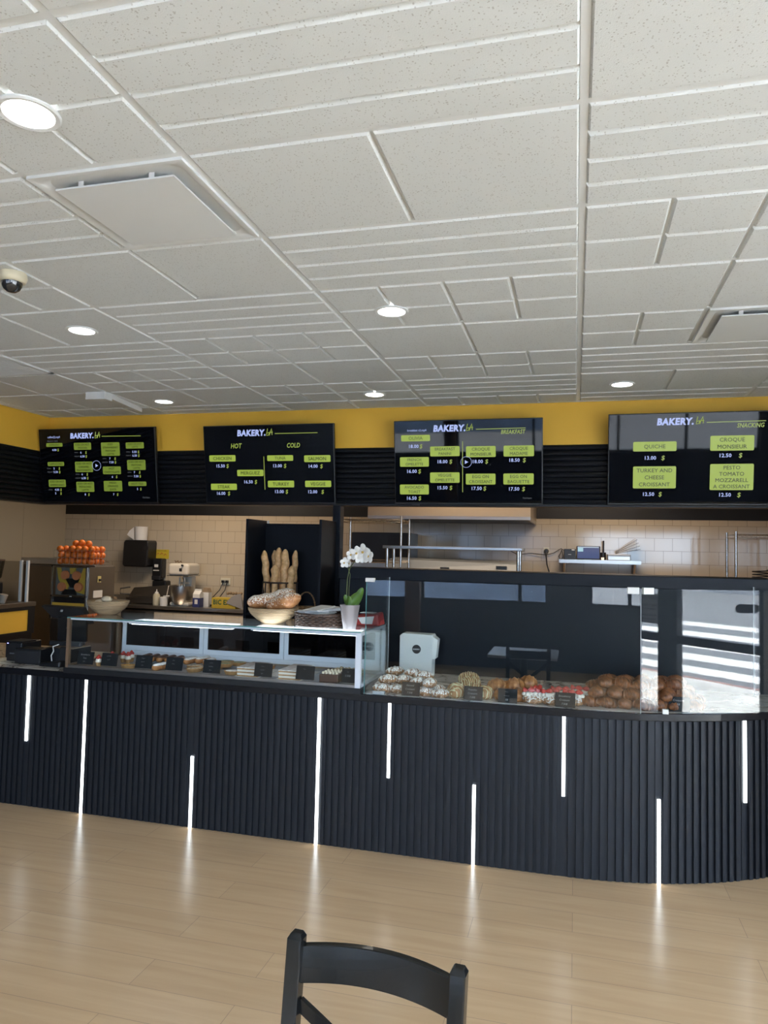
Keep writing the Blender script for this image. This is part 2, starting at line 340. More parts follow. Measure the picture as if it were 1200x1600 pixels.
# ================================================================== THE SETTING
ZC = 2.993; FACE = 2.981
X0, Y0, TW, TD = -1.2047, 1.987, 1.2192, 0.6096
XL, XR, YB, YH, YK, XK = -4.97, 3.6, -3.0, 5.98, 9.25, -7.33
struct('floor', MB().box(XK-0.1, YB-0.1, -0.1, XR+0.1, YK+0.1, 0), FLOOR)
def ceiling():
    pat = {(0, -2): 'Q', (0, -1): 'S', (0, 0): 'Q', (0, 1): 'S', (0, 2): 'G', (0, 3): 'Q', (0, 4): 'G', (0, 5): 'S', (0, 6): 'G',
           (1, -2): 'S', (1, -1): 'Q', (1, 0): 'S', (1, 1): 'G', (1, 2): 'Q', (1, 3): 'G', (1, 4): 'S', (1, 5): 'Q', (1, 6): 'S',
           (-1, -2): 'Q', (-1, -1): 'G', (-1, 0): 'S', (-1, 1): 'Q', (-1, 2): 'S', (-1, 3): 'G', (-1, 4): 'Q', (-1, 5): 'G', (-1, 6): 'Q',
           (-2, -1): 'Q', (-2, 0): 'S', (-2, 1): 'G', (-2, 2): 'Q', (-2, 3): 'S', (-2, 4): 'G', (-2, 5): 'Q', (-2, 6): 'S',
           (-3, 1): 'Q', (-3, 2): 'S', (-3, 3): 'Q', (-3, 4): 'Q', (-3, 5): 'Q', (-3, 6): 'G', (2, 5): 'S', (2, 4): 'G', (2, 6): 'Q'}
    vents = [(0, -0.5, 0), (3, 1.5, 3), (3, -2.5, 3)]
    skip = {(-1, 0): (1,), (1, 3): (1,), (-3, 3): (1,)}   # which 2 ft half of the tile is a vent
    tiles = MB(); rnd = random.Random(3)
    def panel(xa, ya, xb, yb, ea, eb, fa, fb):
        xa += ea; xb -= eb; ya += fa; yb -= fb
        xa = max(xa, XL+0.004); xb = min(xb, XR-0.004); yb = min(yb, YH-0.012)
        if xb-xa < 0.03 or yb-ya < 0.02: return
        c = 0.009
        tiles.hexa([(xa+c, ya+c, FACE), (xb-c, ya+c, FACE), (xb-c, yb-c, FACE), (xa+c, yb-c, FACE)], [(xa, ya, ZC), (xb, ya, ZC), (xb, yb, ZC), (xa, yb, ZC)])
    E_, G_ = 0.010, 0.004
    for u in range(-4, 4):
        for v in range(-9, 7):
            p = pat.get((u, v)) or rnd.choice('SQG'); x, y = X0+u*TW, Y0+v*TD; half = skip.get((u, v), ())
            nx, ny = {'S': (1, 4), 'Q': (2, 1), 'G': (4, 2)}[p]
            if half: 
                xs0, xs1 = x, x+TW/2; nx = max(1, nx//2)
            else: xs0, xs1 = x, x+TW
            for i in range(nx):
                for j in range(ny):
                    a = xs0+(xs1-xs0)*i/nx; b = xs0+(xs1-xs0)*(i+1)/nx; c = y+TD*j/ny; d = y+TD*(j+1)/ny
                    panel(a, c, b, d, E_ if i == 0 else G_, E_ if i == nx-1 else G_, E_ if j == 0 else G_, E_ if j == ny-1 else G_)
    o = struct('ceiling', tiles, CEIL)
    tee = MB()
    tee.box(XL, YB, ZC, XR, YH, ZC+0.06)
    for u in range(-4, 5):
        x = X0+u*TW
        if XL < x < XR: tee.box(x-0.012, YB, ZC-0.006, x+0.012, YH, ZC)
    for v in range(-8, 7):
        y = Y0+v*TD; tee.box(XL, y-0.0115, ZC-0.0055, XR, y+0.0115, ZC+0.001)
    tee.box(XL, YH-0.022, ZC-0.0101, XR, YH, ZC); tee.box(XL, YB, ZC-0.010, XL+0.022, YH, ZC)
    g = struct('trim_1', tee, GRID)
ceiling()
struct('ceiling_kitchen', MB().box(XK-0.1, YH+0.15, 2.98, XR+0.1, YK+0.1, 3.1).box(XK-0.1, 3.9, 2.98, XL-0.1, YH+0.15, 3.1), BLK)
struct('roof_sun_block', MB().box(XK-0.2, YB-0.2, 3.1, XR+0.2, YK+0.2, 3.3), WALLW)  # unseen slab added to keep direct sun out of the rooms
# bulkheads: yellow above, ribbed black below
struct('wall_header_back', MB().box(XL-0.12, YH+0.005, 2.155, XR, YH+0.13, 2.99), YEL)
struct('wall_header_left', MB().box(XL-0.12, 3.9, 2.155, XL-0.005, YH+0.13, 2.99), YEL)
def ribs(name, a, b, n):
    mb = MB(); a = Vector(a); b = Vector(b); n = Vector(n); d = (b-a).normalized()
    z0, z1, k = 2.155, 2.640, 11; h = (z1-z0)/k
    for i in range(k):
        za = z0+i*h
        prof = [(0.0, 0.0), (0.0, h), (0.010, h-0.006), (0.016, h*0.5), (0.010, 0.006)]
        vs_ = []
        for q in (a, b): vs_ += [tuple(q + n*px + Vector((0, 0, za+pz))) for px, pz in prof]
        m = len(prof); mb.add(vs_, [tuple(range(m)), tuple(range(m, 2*m))[::-1]]+[(i2, m+i2, m+(i2+1) % m, (i2+1) % m) for i2 in range(m)])
    struct(name, mb, PART)
ribs('trim_2', (XL, YH+0.004, 0), (XR, YH+0.004, 0), (0, -1, 0))
ribs('trim_3', (XL-0.004, 3.9, 0), (XL-0.004, YH, 0), (1, 0, 0))
struct('trim_4', MB().box(XL-0.14, 3.9, 2.140, XL+0.012, YH+0.14, 2.156).box(XL, YH-0.014, 2.140, XR, YH+0.14, 2.156), BLK)
struct('wall_rear', MB().box(XK, YK, 0, XR, YK+0.1, 2.203), TILE)
struct('wall_rear_upper', MB().box(XK, YK-0.005, 2.203, XR, YK+0.1, 3.0), BLK)
lw_ = MB()
for i in range(6): lw_.box(XK-0.1, 3.9+i*0.9, 0, XK, 3.9+i*0.9+0.896, 3.0)
struct('wall_left_kitchen', lw_, TAN)
struct('wall_left', MB().box(XL-0.12, YB, 0, XL, 3.9, 3.0).box(XK-0.1, 3.8, 0, XL, 3.9, 3.0), mat('charcoal wall paint', (0.05, 0.052, 0.058), 0.7))
struct('wall_partition', MB().box(-2.036, YH+0.001, 0, -1.966, YH+0.10, 2.15).box(-1.966, YH+0.01, 0, XR, YH+0.10, 1.61).box(-1.966, YH-0.005, 1.585, XR, YH+0.12, 1.615), PART, bevel=0.004)
struct('wall_half_height', MB().box(-1.66, 5.065, 0, XR, 5.165, 1.55).box(-1.66, 5.045, 1.548, XR, 5.21, 1.630), PART, bevel=0.004)
# street side (behind the viewer) and door side
struct('wall_front', MB().box(XK, YB-0.15, 0, XR+0.1, YB, 0.985).box(XK, YB-0.15, 2.72, XR+0.1, YB, 3.05).box(XK, YB-0.15, 0.98, -4.9, YB, 2.73).box(-0.41, YB-0.15, 0.98, 0.21, YB, 2.73).box(3.3, YB-0.15, 0.98, XR+0.1, YB, 2.73), mat('dark street wall', (0.03, 0.032, 0.036), 0.6))  # middle pier is added, standing in for the viewer's dark reflection
struct('trim_5', MB().box(-2.61, YB-0.10, 0.0, -2.37, YB+0.10, 2.98), mat('brown timber column', (0.22, 0.13, 0.06), 0.5))
fr = MB()
for x in (-4.9, -3.75, -2.37, -0.84, -0.43, 0.21, 0.77, 2.0, 3.26): fr.box(x-0.005, YB-0.10, 0.985, x+0.045, YB-0.03, 2.72)
for z in (0.985, 2.67): fr.box(-4.9, YB-0.10, z, 3.3, YB-0.03, z+0.05)
struct('window_1', fr, BLK)
struct('window_2', MB().box(-4.9, YB-0.068, 1.0, 3.3, YB-0.062, 2.70), WGLASS)
struct('wall_right', MB().box(XR, 2.80, 0, XR+0.12, YK, 3.05).box(XR, YB, 2.66, XR+0.12, 2.8, 3.05).box(XR, YB, 0, XR+0.12, -2.85, 3.0), WALLW)
fr = MB()
for a, b in ((1.60, 1.84), (2.75, 2.83), (0.50, 0.74), (-0.75, -0.60), (-1.9, -1.82), (-2.86, -2.78)): fr.box(XR+0.01, a, 0, XR+0.10, b, 2.68)
for z0, z1 in ((0.0, 0.10), (0.86, 0.945), (2.30, 2.36), (2.60, 2.68)): fr.box(XR+0.012, -2.85, z0, XR+0.098, 2.80, z1)
struct('door_1', fr, BLK)
struct('window_3', MB().box(XR+0.05, -2.8, 0.05, XR+0.056, 2.78, 2.63), WGLASS)
def hours():
    o = thing('door_sign', 'white lettered cafe opening hours on the glass of the street door', 'sign', (XR+0.045, 1.45, 1.2))
    for s, v, h in (('CAFE HOURS', 0.115, 0.030), ('MONDAY - FRIDAY', 0.035, 0.020), ('7:00 am to  5:00 pm', -0.005, 0.016), ('SATURDAY - SUNDAY', -0.075, 0.020), ('7:00 am to  5:00 pm', -0.115, 0.016)):
        t = MB(); text(t, s, 0, v, h, 0.01, maxw=0.27, ux=(0, 1, 0), vx=(0, 0, 1)); part('text_line', t, mat('dark vinyl', (0.03, 0.03, 0.03), 0.6), o, loc=(-0.004, 0, 0))
    part('backing', MB().box(-0.002, -0.15, -0.16, 0.0, 0.15, 0.16), mat('frosted vinyl', (0.45, 0.47, 0.5), 0.6), o)
hours()
# street outside
def street():
    m, nt, b = nodes('asphalt with crosswalk'); N = nt.nodes; L = nt.links
    tc = N.new('ShaderNodeTexCoord'); n = N.new('ShaderNodeTexNoise'); n.inputs['Scale'].default_value = 9; n.inputs['Detail'].default_value = 6; L.new(tc.outputs['Object'], n.inputs['Vector'])
    rp = N.new('ShaderNodeValToRGB'); rp.color_ramp.elements[0].color = (0.085, 0.09, 0.10, 1); rp.color_ramp.elements[1].color = (0.14, 0.145, 0.155, 1); L.new(n.outputs['Fac'], rp.inputs[0])
    L.new(rp.outputs[0], b.inputs['Base Color']); b.inputs['Roughness'].default_value = 0.9
    struct('ground', MB().box(-60, -70, -0.22, 70, 40, -0.16), m)
    conc = mat('sunlit concrete', (0.44, 0.435, 0.42), 0.85, noise=0.28, nscale=3.5, col2=(0.33, 0.325, 0.31))
    struct('sidewalk', MB().box(XR+0.12, -6.0, -0.2, 6.55, 40, -0.02).box(-60, -6.0, -0.2, XR+0.12, YB-0.15, -0.021), conc)
    struct('kerb', MB().box(6.55, -6.1, -0.2, 6.64, 40, -0.015).box(-60, -6.15, -0.2, 6.7, -6.0, -0.015), mat('red kerb paint', (0.34, 0.17, 0.15), 0.7, noise=0.3))
    wp = mat('worn road paint', (0.58, 0.58, 0.57), 0.7, noise=0.25, nscale=14)
    st = MB()
    for x0, x1 in ((7.05, 7.75), (8.45, 9.3), (10.2, 11.2), (12.3, 13.4), (14.8, 16.0)):
        st.add([(x0, -12, -0.155), (x1, -12.0, -0.155), (x1+1.0, 4, -0.155), (x0+1.0, 4, -0.155)], [(0, 1, 2, 3)])
    struct('road_marking', st, wp)
    struct('facade_opposite', MB().box(34, -60, -0.2, 44, 40, 4.5), mat('pale stucco', (0.36, 0.37, 0.40), 0.8, noise=0.4, nscale=0.35))
street()
struct('reflection_backdrop', MB().box(-30, -20, -0.2, 0.45, -14, 4.0), mat('shaded blue grey', (0.045, 0.08, 0.145), 0.7, noise=0.5, nscale=0.8))  # unseen block added to darken the window reflection, its shade in the colour

# ================================================================== SERVING COUNTER
AX, AY, AR = -0.058, 6.17, 1.98
def path(s, off=0.0):
    """point on the counter front, s metres from the left end; off = outwards"""
    L0 = 4.85
    if s < L0: return Vector((-4.908+s, 4.19-off, 0)), Vector((1, 0, 0)), Vector((0, -1, 0))
    t = (s-L0)/AR
    n = Vector((math.sin(t), -math.cos(t), 0)); return Vector((AX, AY, 0))+n*(AR+off), Vector((math.cos(t), math.sin(t), 0)), n
def s_of_x(x): return x+4.908 if x < -0.058 else 4.85+AR*math.asin((x-AX)/AR)
S_END = 4.85+AR*R(52)
def counter():
    o = thing('serving_counter', 'long black slatted serving counter with glowing white light strips, curving at its end', 'counter', (0, 0, 0))
    leds = [(-3.553, 0.43, 0.87), (-3.105, 0.0, 0.87), (-2.314, 0.0, 0.442), (-1.480, 0.0, 0.87), (-1.044, 0.434, 0.87), (-0.543, 0.0, 0.444), (-0.053, 0.433, 0.868), (0.448, 0.0, 0.448), (0.913, 0.42, 0.863)]
    ls = [s_of_x(x) for x, a, b in leds]
    sl = MB(); p = 0.042; s = 0.02
    while s < S_END:
        q, t, n = path(s)
        d = min(abs(s-l) for l in ls)
        if d > 0.017: sl.obox((q.x-n.x*0.007, q.y-n.y*0.007, 0.4385), t*0.022, n*0.014, (0, 0, 0.867))
        else: sl.obox((q.x-n.x*0.012, q.y-n.y*0.012, 0.4385), t*0.020, n*0.003, (0, 0, 0.867))
        s += p
    part('slat_cladding', sl, SLAT, o)
    bk = MB(); ss = [i*0.15 for i in range(int(S_END/0.15)+1)]
    pts = [path(s, -0.0145)[0] for s in ss]; pin = [path(s, -0.04)[0] for s in ss]
    bk.prism([(q.x, q.y) for q in pts]+[(q.x, q.y) for q in reversed(pin)], 0.0, 0.868)
    part('backing_panel', bk, SLAT, o)
    bd = MB(); sc2 = [s for s in ss if s < 4.85+AR*R(38)]; pb = [path(s, -0.45)[0] for s in sc2]
    bd.prism([(q.x, q.y) for q in [path(s, -0.041)[0] for s in sc2]]+[(q.x, q.y) for q in reversed(pb)], 0.02, 0.866)
    part('carcass', bd, BLK, o)
    for x, a, b in leds:
        q, t, n = path(s_of_x(x))
        part('led_strip', MB().obox((q.x-n.x*0.003, q.y-n.y*0.003, (a+b)/2), t*0.017, n*0.008, (0, 0, b-a)), LEDM, o, 'glowing white light strip')
    ed = MB(); pts = [path(s, 0.020)[0] for s in ss]; pin = [path(s, -0.004)[0] for s in ss]
    ed.prism([(q.x, q.y) for q in pts]+[(q.x, q.y) for q in reversed(pin)], 0.868, 0.9088)
    part('edge_trim', ed, mat('gloss black edge', (0.006, 0.006, 0.008), 0.22, spec=0.3), o, bevel=0.003)
counter()
def worktop():
    ss = [0.0, 4.8]+[4.85+i*0.07 for i in range(int((S_END-4.85)/0.07)+1)]
    pts = [path(s, -0.0045)[0] for s in ss]
    tag(MB().prism([(q.x, q.y) for q in pts]+[(pts[-1].x, 5.064), (-1.2, 5.064), (-4.908, 5.06)], 0.8895, 0.909).build('marble_worktop', MARB, bevel=0.002), 'white marble worktop with dark brown veins on the slatted counter', 'worktop')
    # staff-side body below the back part of the worktop
    tag(MB().box(-4.9, 4.78, 0.0, 0.3, 5.05, 0.888).build('under_counter_cabinet', BLK), 'plain black cabinet under the rear edge of the marble worktop', 'cabinet')
worktop()

# ================================================================== MENU SCREENS
TVD = {}
TVD[2]= [('B', 'CHICKEN', -0.561, 0.374, -0.306, 0.43, '15.50', -0.456, 0.335, -0.387), ('B', 'MERGUEZ', -0.295, 0.243, -0.044, 0.299, '16.50', -0.192, 0.193, -0.12), ('B', 'STEAK', -0.556, 0.121, -0.303, 0.177, '16.00', -0.461, 0.091, -0.383), ('B', 'TUNA', -0.004, 0.374, 0.238, 0.423, '13.00', 0.088, 0.332, 0.16), ('B', 'SALMON', 0.339, 0.361, 0.578, 0.419, '14.00', 0.417, 0.326, 0.494), ('B', 'TURKEY', -0.005, 0.144, 0.24, 0.202, '13.00', 0.098, 0.107, 0.169), ('B', 'VEGGIE', 0.342, 0.146, 0.579, 0.201, '12.00', 0.407, 0.106, 0.499), ('T', 'BAKERY.', -0.148, 0.622, 0.05, 'w'), ('T', 'LA', 0.026, 0.623, 0.052, 'g'), ('L', 0.075, 0.611, 0.468, 0.611), ('T', 'HOT', -0.298, 0.51, 0.042, 'g'), ('T', 'COLD', 0.242, 0.508, 0.039, 'g'), ('L', -0.036, 0.415, -0.034, 0.124)]
TVD[3]= [('B', 'OLIVIA', -0.543, 0.522, -0.3, 0.573, '18.00', -0.44, 0.481, -0.378), ('B', 'BREAKFAST|PANINI', -0.3, 0.396, -0.056, 0.477, '18.00', -0.201, 0.353, -0.131), ('B', 'FRENCH|OMELETTE', -0.556, 0.313, -0.312, 0.392, '16.00', -0.458, 0.275, -0.392), ('B', 'VEGGIE|OMELETTE', -0.303, 0.179, -0.058, 0.264, '15.50', -0.203, 0.139, -0.132), ('B', 'AVOCADO|TOAST', -0.56, 0.083, -0.315, 0.165, '16.50', -0.463, 0.052, -0.393), ('B', 'CROQUE|MONSIEUR', -0.004, 0.386, 0.235, 0.474, '18.00', 0.088, 0.351, 0.161), ('B', 'CROQUE|MADAME', 0.298, 0.388, 0.537, 0.475, '18.50', 0.381, 0.359, 0.46), ('B', 'EGG ON|CROISSANT', -0.007, 0.164, 0.233, 0.252, '17.50', 0.078, 0.133, 0.145), ('B', 'EGG ON|BAGUETTE', 0.296, 0.164, 0.535, 0.252, '17.50', 0.378, 0.129, 0.454), ('T', 'breakfast v2.mp4', -0.41, 0.612, 0.018, 'n'), ('T', 'BAKERY.', -0.141, 0.624, 0.049, 'w'), ('T', 'LA', 0.026, 0.626, 0.048, 'g'), ('L', 0.078, 0.61, 0.471, 0.613), ('T', 'BREAKFAST', 0.371, 0.585, 0.032, 'g'), ('L', -0.032, 0.516, -0.034, 0.102), ('P', -0.003, 0.347, 0.044), ('T', 'OptiSigns', 0.484, 0.056, 0.013, 'd')]
TVD[4]= [('B', 'QUICHE', -0.429, 0.412, -0.118, 0.485, '13.00', -0.306, 0.362, -0.214), ('B', 'CROQUE|MONSIEUR', 0.117, 0.41, 0.416, 0.521, '12.50', 0.221, 0.375, 0.325), ('B', 'TURKEY AND|CHEESE|CROISSANT', -0.427, 0.129, -0.118, 0.297, '12.50', -0.315, 0.085, -0.23), ('B', 'PESTO|TOMATO|MOZZARELL|A CROISSANT', 0.12, 0.116, 0.419, 0.311, '12.50', 0.225, 0.081, 0.322), ('T', 'BAKERY.', -0.132, 0.634, 0.048, 'w'), ('T', 'LA', 0.043, 0.637, 0.048, 'g'), ('L', 0.088, 0.622, 0.491, 0.625), ('T', 'SNACKING', 0.388, 0.595, 0.032, 'g')]
TVD[1]= [('B', 'ESPRESSO', -0.542, 0.533, -0.362, 0.568, '4.00', -0.455, 0.503, -0.414), ('B', 'CAPPUCCINO', -0.539, 0.351, -0.357, 0.389, '5', -0.47, 0.328, -0.413), ('X', '5.50', -0.454, 0.294, -0.411), ('B', 'ICED OR HOT|AMERICANO', -0.54, 0.152, -0.351, 0.221, '4.50', -0.452, 0.126, -0.409), ('X', '5', -0.469, 0.091, -0.411), ('B', 'ICED OR HOT|MOCHA', -0.238, 0.5, -0.051, 0.566, '6', -0.165, 0.475, -0.111), ('X', '6.50', -0.15, 0.439, -0.11), ('B', 'ICED OR HOT|CARAMEL|MACCHIATO', -0.237, 0.291, -0.045, 0.389, '6', -0.164, 0.271, -0.11), ('X', '6.50', -0.149, 0.235, -0.107), ('B', 'ICED OR HOT|PISTACHIO|LATTE', -0.235, 0.105, -0.042, 0.2, '8', -0.142, 0.081, -0.104), ('B', 'ICED|STRAWBERRY|MATCHA|LATTE', 0.056, 0.44, 0.252, 0.564, '7', 0.143, 0.415, 0.198), ('X', '7.50', 0.158, 0.381, 0.199), ('B', 'HOT|CHOCOLATE', 0.062, 0.27, 0.253, 0.341, '6', 0.16, 0.246, 0.204), ('B', 'FRESH|ORANGE|JUICE', 0.063, 0.111, 0.258, 0.208, '7', 0.164, 0.082, 0.205), ('B', 'ICED OR HOT|LATTE', 0.318, 0.504, 0.506, 0.56, '5.50', 0.405, 0.474, 0.447), ('X', '6.50', 0.406, 0.44, 0.448), ('B', 'ICED OR HOT|MATCHA|LATTE', 0.323, 0.307, 0.514, 0.399, '7', 0.394, 0.286, 0.449), ('X', '7.50', 0.411, 0.25, 0.452), ('B', 'HOT TEA', 0.325, 0.16, 0.513, 0.2, '5', 0.419, 0.132, 0.452), ('T', 'coffee(2).mp4', -0.454, 0.624, 0.019, 'n'), ('T', 'March 3, 2025', -0.469, 0.586, 0.014, 'd'), ('T', 'BAKERY.', -0.146, 0.632, 0.047, 'w'), ('T', 'LA', 0.024, 0.633, 0.05, 'g'), ('L', 0.069, 0.622, 0.478, 0.618), ('P', -0.003, 0.351, 0.045), ('T', 'SMALL', -0.527, 0.328, 0.011, 'd'), ('T', 'MEDIUM', -0.517, 0.294, 0.011, 'd'), ('T', 'SMALL', -0.523, 0.126, 0.011, 'd'), ('T', 'SMALL', -0.215, 0.476, 0.01, 'd'), ('T', 'MEDIUM', -0.211, 0.44, 0.01, 'd'), ('T', 'SMALL', -0.213, 0.271, 0.011, 'd'), ('T', 'MEDIUM', -0.211, 0.235, 0.011, 'd'), ('T', 'SMALL', 0.087, 0.416, 0.01, 'd'), ('T', 'MEDIUM', 0.09, 0.381, 0.011, 'd'), ('T', 'SMALL', 0.341, 0.474, 0.011, 'd'), ('T', 'MEDIUM', 0.343, 0.441, 0.01, 'd'), ('T', 'SMALL', 0.344, 0.286, 0.01, 'd'), ('T', 'MEDIUM', 0.348, 0.251, 0.01, 'd'), ('T', 'OptiSigns', 0.505, 0.055, 0.014, 'd')]

def menu_screen(i, org, wd, hgt, label):
    o = thing('menu_screen', label, 'screen', org, 0, 'menu screens on the bulkhead'); t = math.atan(0.11/0.70); o.rotation_euler = (t, 0, 0)
    # local axes: x right, z up the panel, -y out of the glass
    w2 = wd/2
    part('housing', MB().box(-w2, 0.0, 0, w2, 0.035, hgt).box(-w2*0.6, 0.035, 0.12, w2*0.6, 0.065, hgt*0.7), BPLA, o, bevel=0.004)
    part('screen_glass', MB().box(-w2+0.008, -0.002, 0.014, w2-0.008, 0.0, hgt-0.008), SCREEN, o)
    part('wall_bracket', MB().box(-0.2, 0.065, 0.2, 0.2, 0.085, 0.5).beam((-0.1, 0.07, 0.45), (-0.1, 0.125, 0.47), 0.03, 0.03).beam((0.1, 0.07, 0.45), (0.1, 0.125, 0.47), 0.03, 0.03), BLK, o)
    if i == 3: part('sensor', MB().box(-0.46, -0.004, -0.012, -0.40, 0.02, 0.0), BPLA, o)
    def rr(a, b, c, d, y):
        r = min(0.006, (d-b)*0.2); return MB().prism_y([(a+r, b), (c-r, b), (c, b+r), (c, d-r), (c-r, d), (a+r, d), (a, d-r), (a, b+r)], y, y+0.0006)
    def line(nm, s, u, v, h, m, bold=0.0, shear=0.0, **k):
        t = MB(); text(t, s, u, v, h, bold, shear, o=(0, -0.0034, 0), **k); return part(nm, t, m, o)
    def price(s, u, v, du, h):
        e = line('price', s, u, v, h, T_WHITE, 0.02); t = MB(); text(t, '$', du, v, h*1.25, 0.01, 0.12, o=(0, -0.0034, 0)); part('dollar_sign', t, T_LIME, e)
    for it in TVD[i]:
        if it[0] == 'B':
            _, s, a, b, c, d, pr, u, v, du = it
            e = part('menu_box', rr(a, b, c, d, -0.0030), T_GREEN if i > 1 else T_GREEN1, o); dk = MB()
            ls = s.split('|'); n = len(ls); pitch = (d-b)/(n+0.15); h = min(pitch*0.60, 0.029)
            for k, l in enumerate(ls): text(dk, l, (a+c)/2, (b+d)/2+((n-1)/2-k)*pitch, h, 0.010, o=(0, -0.0036, 0), maxw=(c-a)*0.84)
            part('item_lettering', dk, T_DARK, e)
            price(pr, u, v, du, 0.027 if i != 1 else 0.019)
        elif it[0] == 'X': price(it[1], it[2], it[3], it[4], 0.019)
        elif it[0] == 'L':
            _, a, b, c, d = it; mid = Vector(((a+c)/2, -0.003, (b+d)/2)); dv = Vector((c-a, 0, d-b)); nv = Vector((-(d-b), 0, c-a)).normalized()
            part('divider_line', MB().obox(mid, dv, nv*0.0055, (0, 0.0006, 0)), T_LIME, o)
        elif it[0] == 'P':
            _, u, v, r = it; t = MB()
            t.tube([(u+r*math.cos(2*PI*k/32), -0.0037, v+r*math.sin(2*PI*k/32)) for k in range(32)], 0.0014, 4, closed=True)
            t.add([(u-r*0.25, -0.0038, v+r*0.35), (u-r*0.25, -0.0038, v-r*0.35), (u+r*0.38, -0.0038, v)], [(0, 1, 2)])
            part('play_symbol', t, T_WHITE, o)
        else:
            _, s, u, v, h, c = it
            if s == 'BAKERY.': line('title_lettering', s, u, v, h, T_WHITE, 0.05, 0.12, squeeze=0.92)
            elif s == 'LA':
                k = h; t = MB()
                for pl in ([(-0.35, 0.62), (-0.52, -0.1), (-0.60, -0.55), (-0.25, -0.48), (-0.02, -0.2), (-0.1, 0.0), (-0.42, -0.15)], [(-0.05, -0.55), (0.15, 0.1), (0.42, 0.62), (0.45, 0.1), (0.48, -0.45)], [(-0.15, -0.15), (0.2, -0.02), (0.62, 0.0)]):
                    t.tube([(u+a*k*0.95, -0.0035, v+b*k) for a, b in pl], 0.0028, 4)
                part('script_logo', t, T_LIME, o)
            elif c == 'g': line('heading_lettering', s, u, v, h, T_LIME, 0.018, 0.18, squeeze=0.78)
            elif c == 'n': line('file_name', s, u, v, h, T_WHITE, 0.005, squeeze=0.9)
            else: line('small_print', s, u, v, h, T_GREY)
menu_screen(1, (-4.324, 5.91, 2.146), 1.245, 0.70, 'coffee menu screen by the corner, with iced drinks and a play symbol')
menu_screen(2, (-2.602, 5.91, 2.148), 1.225, 0.69, 'sandwich menu screen headed HOT and COLD')
menu_screen(3, (-0.859, 5.91, 2.149), 1.21, 0.692, 'breakfast menu screen listing omelettes, toast and eggs')
menu_screen(4, (0.852, 5.91, 2.152), 1.225, 0.70, 'snacking menu screen listing quiche and filled croissants')

# ================================================================== CEILING FITTINGS
def downlight(x, y, label, r=0.088):
    o = thing('downlight', label, 'ceiling light', (x, y, FACE), 0, 'round ceiling downlights')
    part('trim_ring', MB().lathe([(r, 0.001), (r, -0.004), (r*0.94, -0.008), (r*0.80, -0.006), (r*0.78, 0.004)], n=40), GRID, o, smooth=40)
    part('diffuser', MB().lathe([(0.0001, -0.0035), (r*0.79, -0.0035), (r*0.79, 0.004)], n=40), LAMP, o)
for x, y, l in [(-1.522, 1.686, 'large-looking round downlight beside the near square air vent'), (-2.751, 3.535, 'round downlight between the dome camera and the coffee screen'), (-3.383, 5.429, 'round downlight above the coffee menu screen'),
                (-0.919, 3.549, 'round downlight alone in the middle of the ceiling'), (-1.533, 5.44, 'round downlight above the gap between sandwich and breakfast screens'), (0.314, 5.388, 'round downlight above the snacking menu screen')]:
    downlight(x, y, l)
def vent(x0, y0, label):
    s = TW/2; o = thing('air_vent', label, 'air vent', (x0+s/2, y0+s/2, FACE), 0); h = s/2-0.012
    f = MB(); n = 24
    def sq(k, z, rnd):   # rounded square ring
        pts = []
        for cx_, cy_, a0 in ((1, 1, 0), (-1, 1, 90), (-1, -1, 180), (1, -1, 270)):
            for i in range(6):
                a = R(a0+i*18); pts.append((cx_*(k-rnd)+rnd*math.cos(a), cy_*(k-rnd)+rnd*math.sin(a), z))
        return pts
    def skin(mb, rings):
        m = len(rings[0])
        mb.add([p for r_ in rings for p in r_], [(i*m+j, i*m+(j+1) % m, (i+1)*m+(j+1) % m, (i+1)*m+j) for i in range(len(rings)-1) for j in range(m)])
    skin(f, [sq(h, 0.012, 0.002), sq(h, -0.004, 0.002), sq(h-0.02, -0.004, 0.01), sq(h-0.035, 0.006, 0.05), sq(h-0.06, 0.05, 0.07), sq(h-0.09, 0.085, 0.09)])
    part('pan', f, GRID, o, smooth=50)
    part('duct_plate', MB().box(-h+0.05, -h+0.05, 0.085, h-0.05, h-0.05, 0.09), mat('galvanised grey', (0.20, 0.22, 0.23), 0.5), o)
    part('duct_opening', MB().lathe([(0.135, 0.0845), (0.145, 0.07), (0.15, 0.0849)], n=32), BLK, o)
    part('damper', MB().lathe([(0.0001, 0.0835), (0.132, 0.0835)], n=32), BLK, o)
    q = h-0.065
    part('face_plate', MB().box(-q, -q, -0.018, q, q, -0.012), GRID, o)
    cl = MB()
    for a, b in ((-0.6, -0.93), (0.6, -0.93), (-0.6, 0.93), (0.6, 0.93)): cl.box(q*a-0.01, q*b-0.004, -0.012, q*a+0.01, q*b, 0.06)
    part('hanger_clips', cl, GRID, o)
vent(X0-TW/2, Y0, 'square white ceiling vent with a lowered plate, near the large downlight')
vent(X0+1.5*TW, Y0+3*TD, 'square white ceiling vent with a lowered plate, above the snacking screen')
def grille():
    s = TW/2; o = thing('return_grille', 'white perforated return air grille in the ceiling near the coffee screen', 'air vent', (X0-2.5*TW+s/2, Y0+3*TD+s/2, FACE)); h = s/2-0.012
    part('frame', MB().box(-h, -h, -0.004, h, -h+0.03, 0.01).box(-h, h-0.03, -0.004, h, h, 0.01).box(-h, -h, -0.004, -h+0.03, h, 0.01).box(h-0.03, -h, -0.004, h, h, 0.01), GRID, o)
    g = MB()
    for i in range(26): y = -h+0.035+i*(2*h-0.07)/25; g.box(-h+0.03, y-0.004, -0.002, h-0.03, y+0.004, 0.004)
    part('louvres', g, GRID, o)
grille()
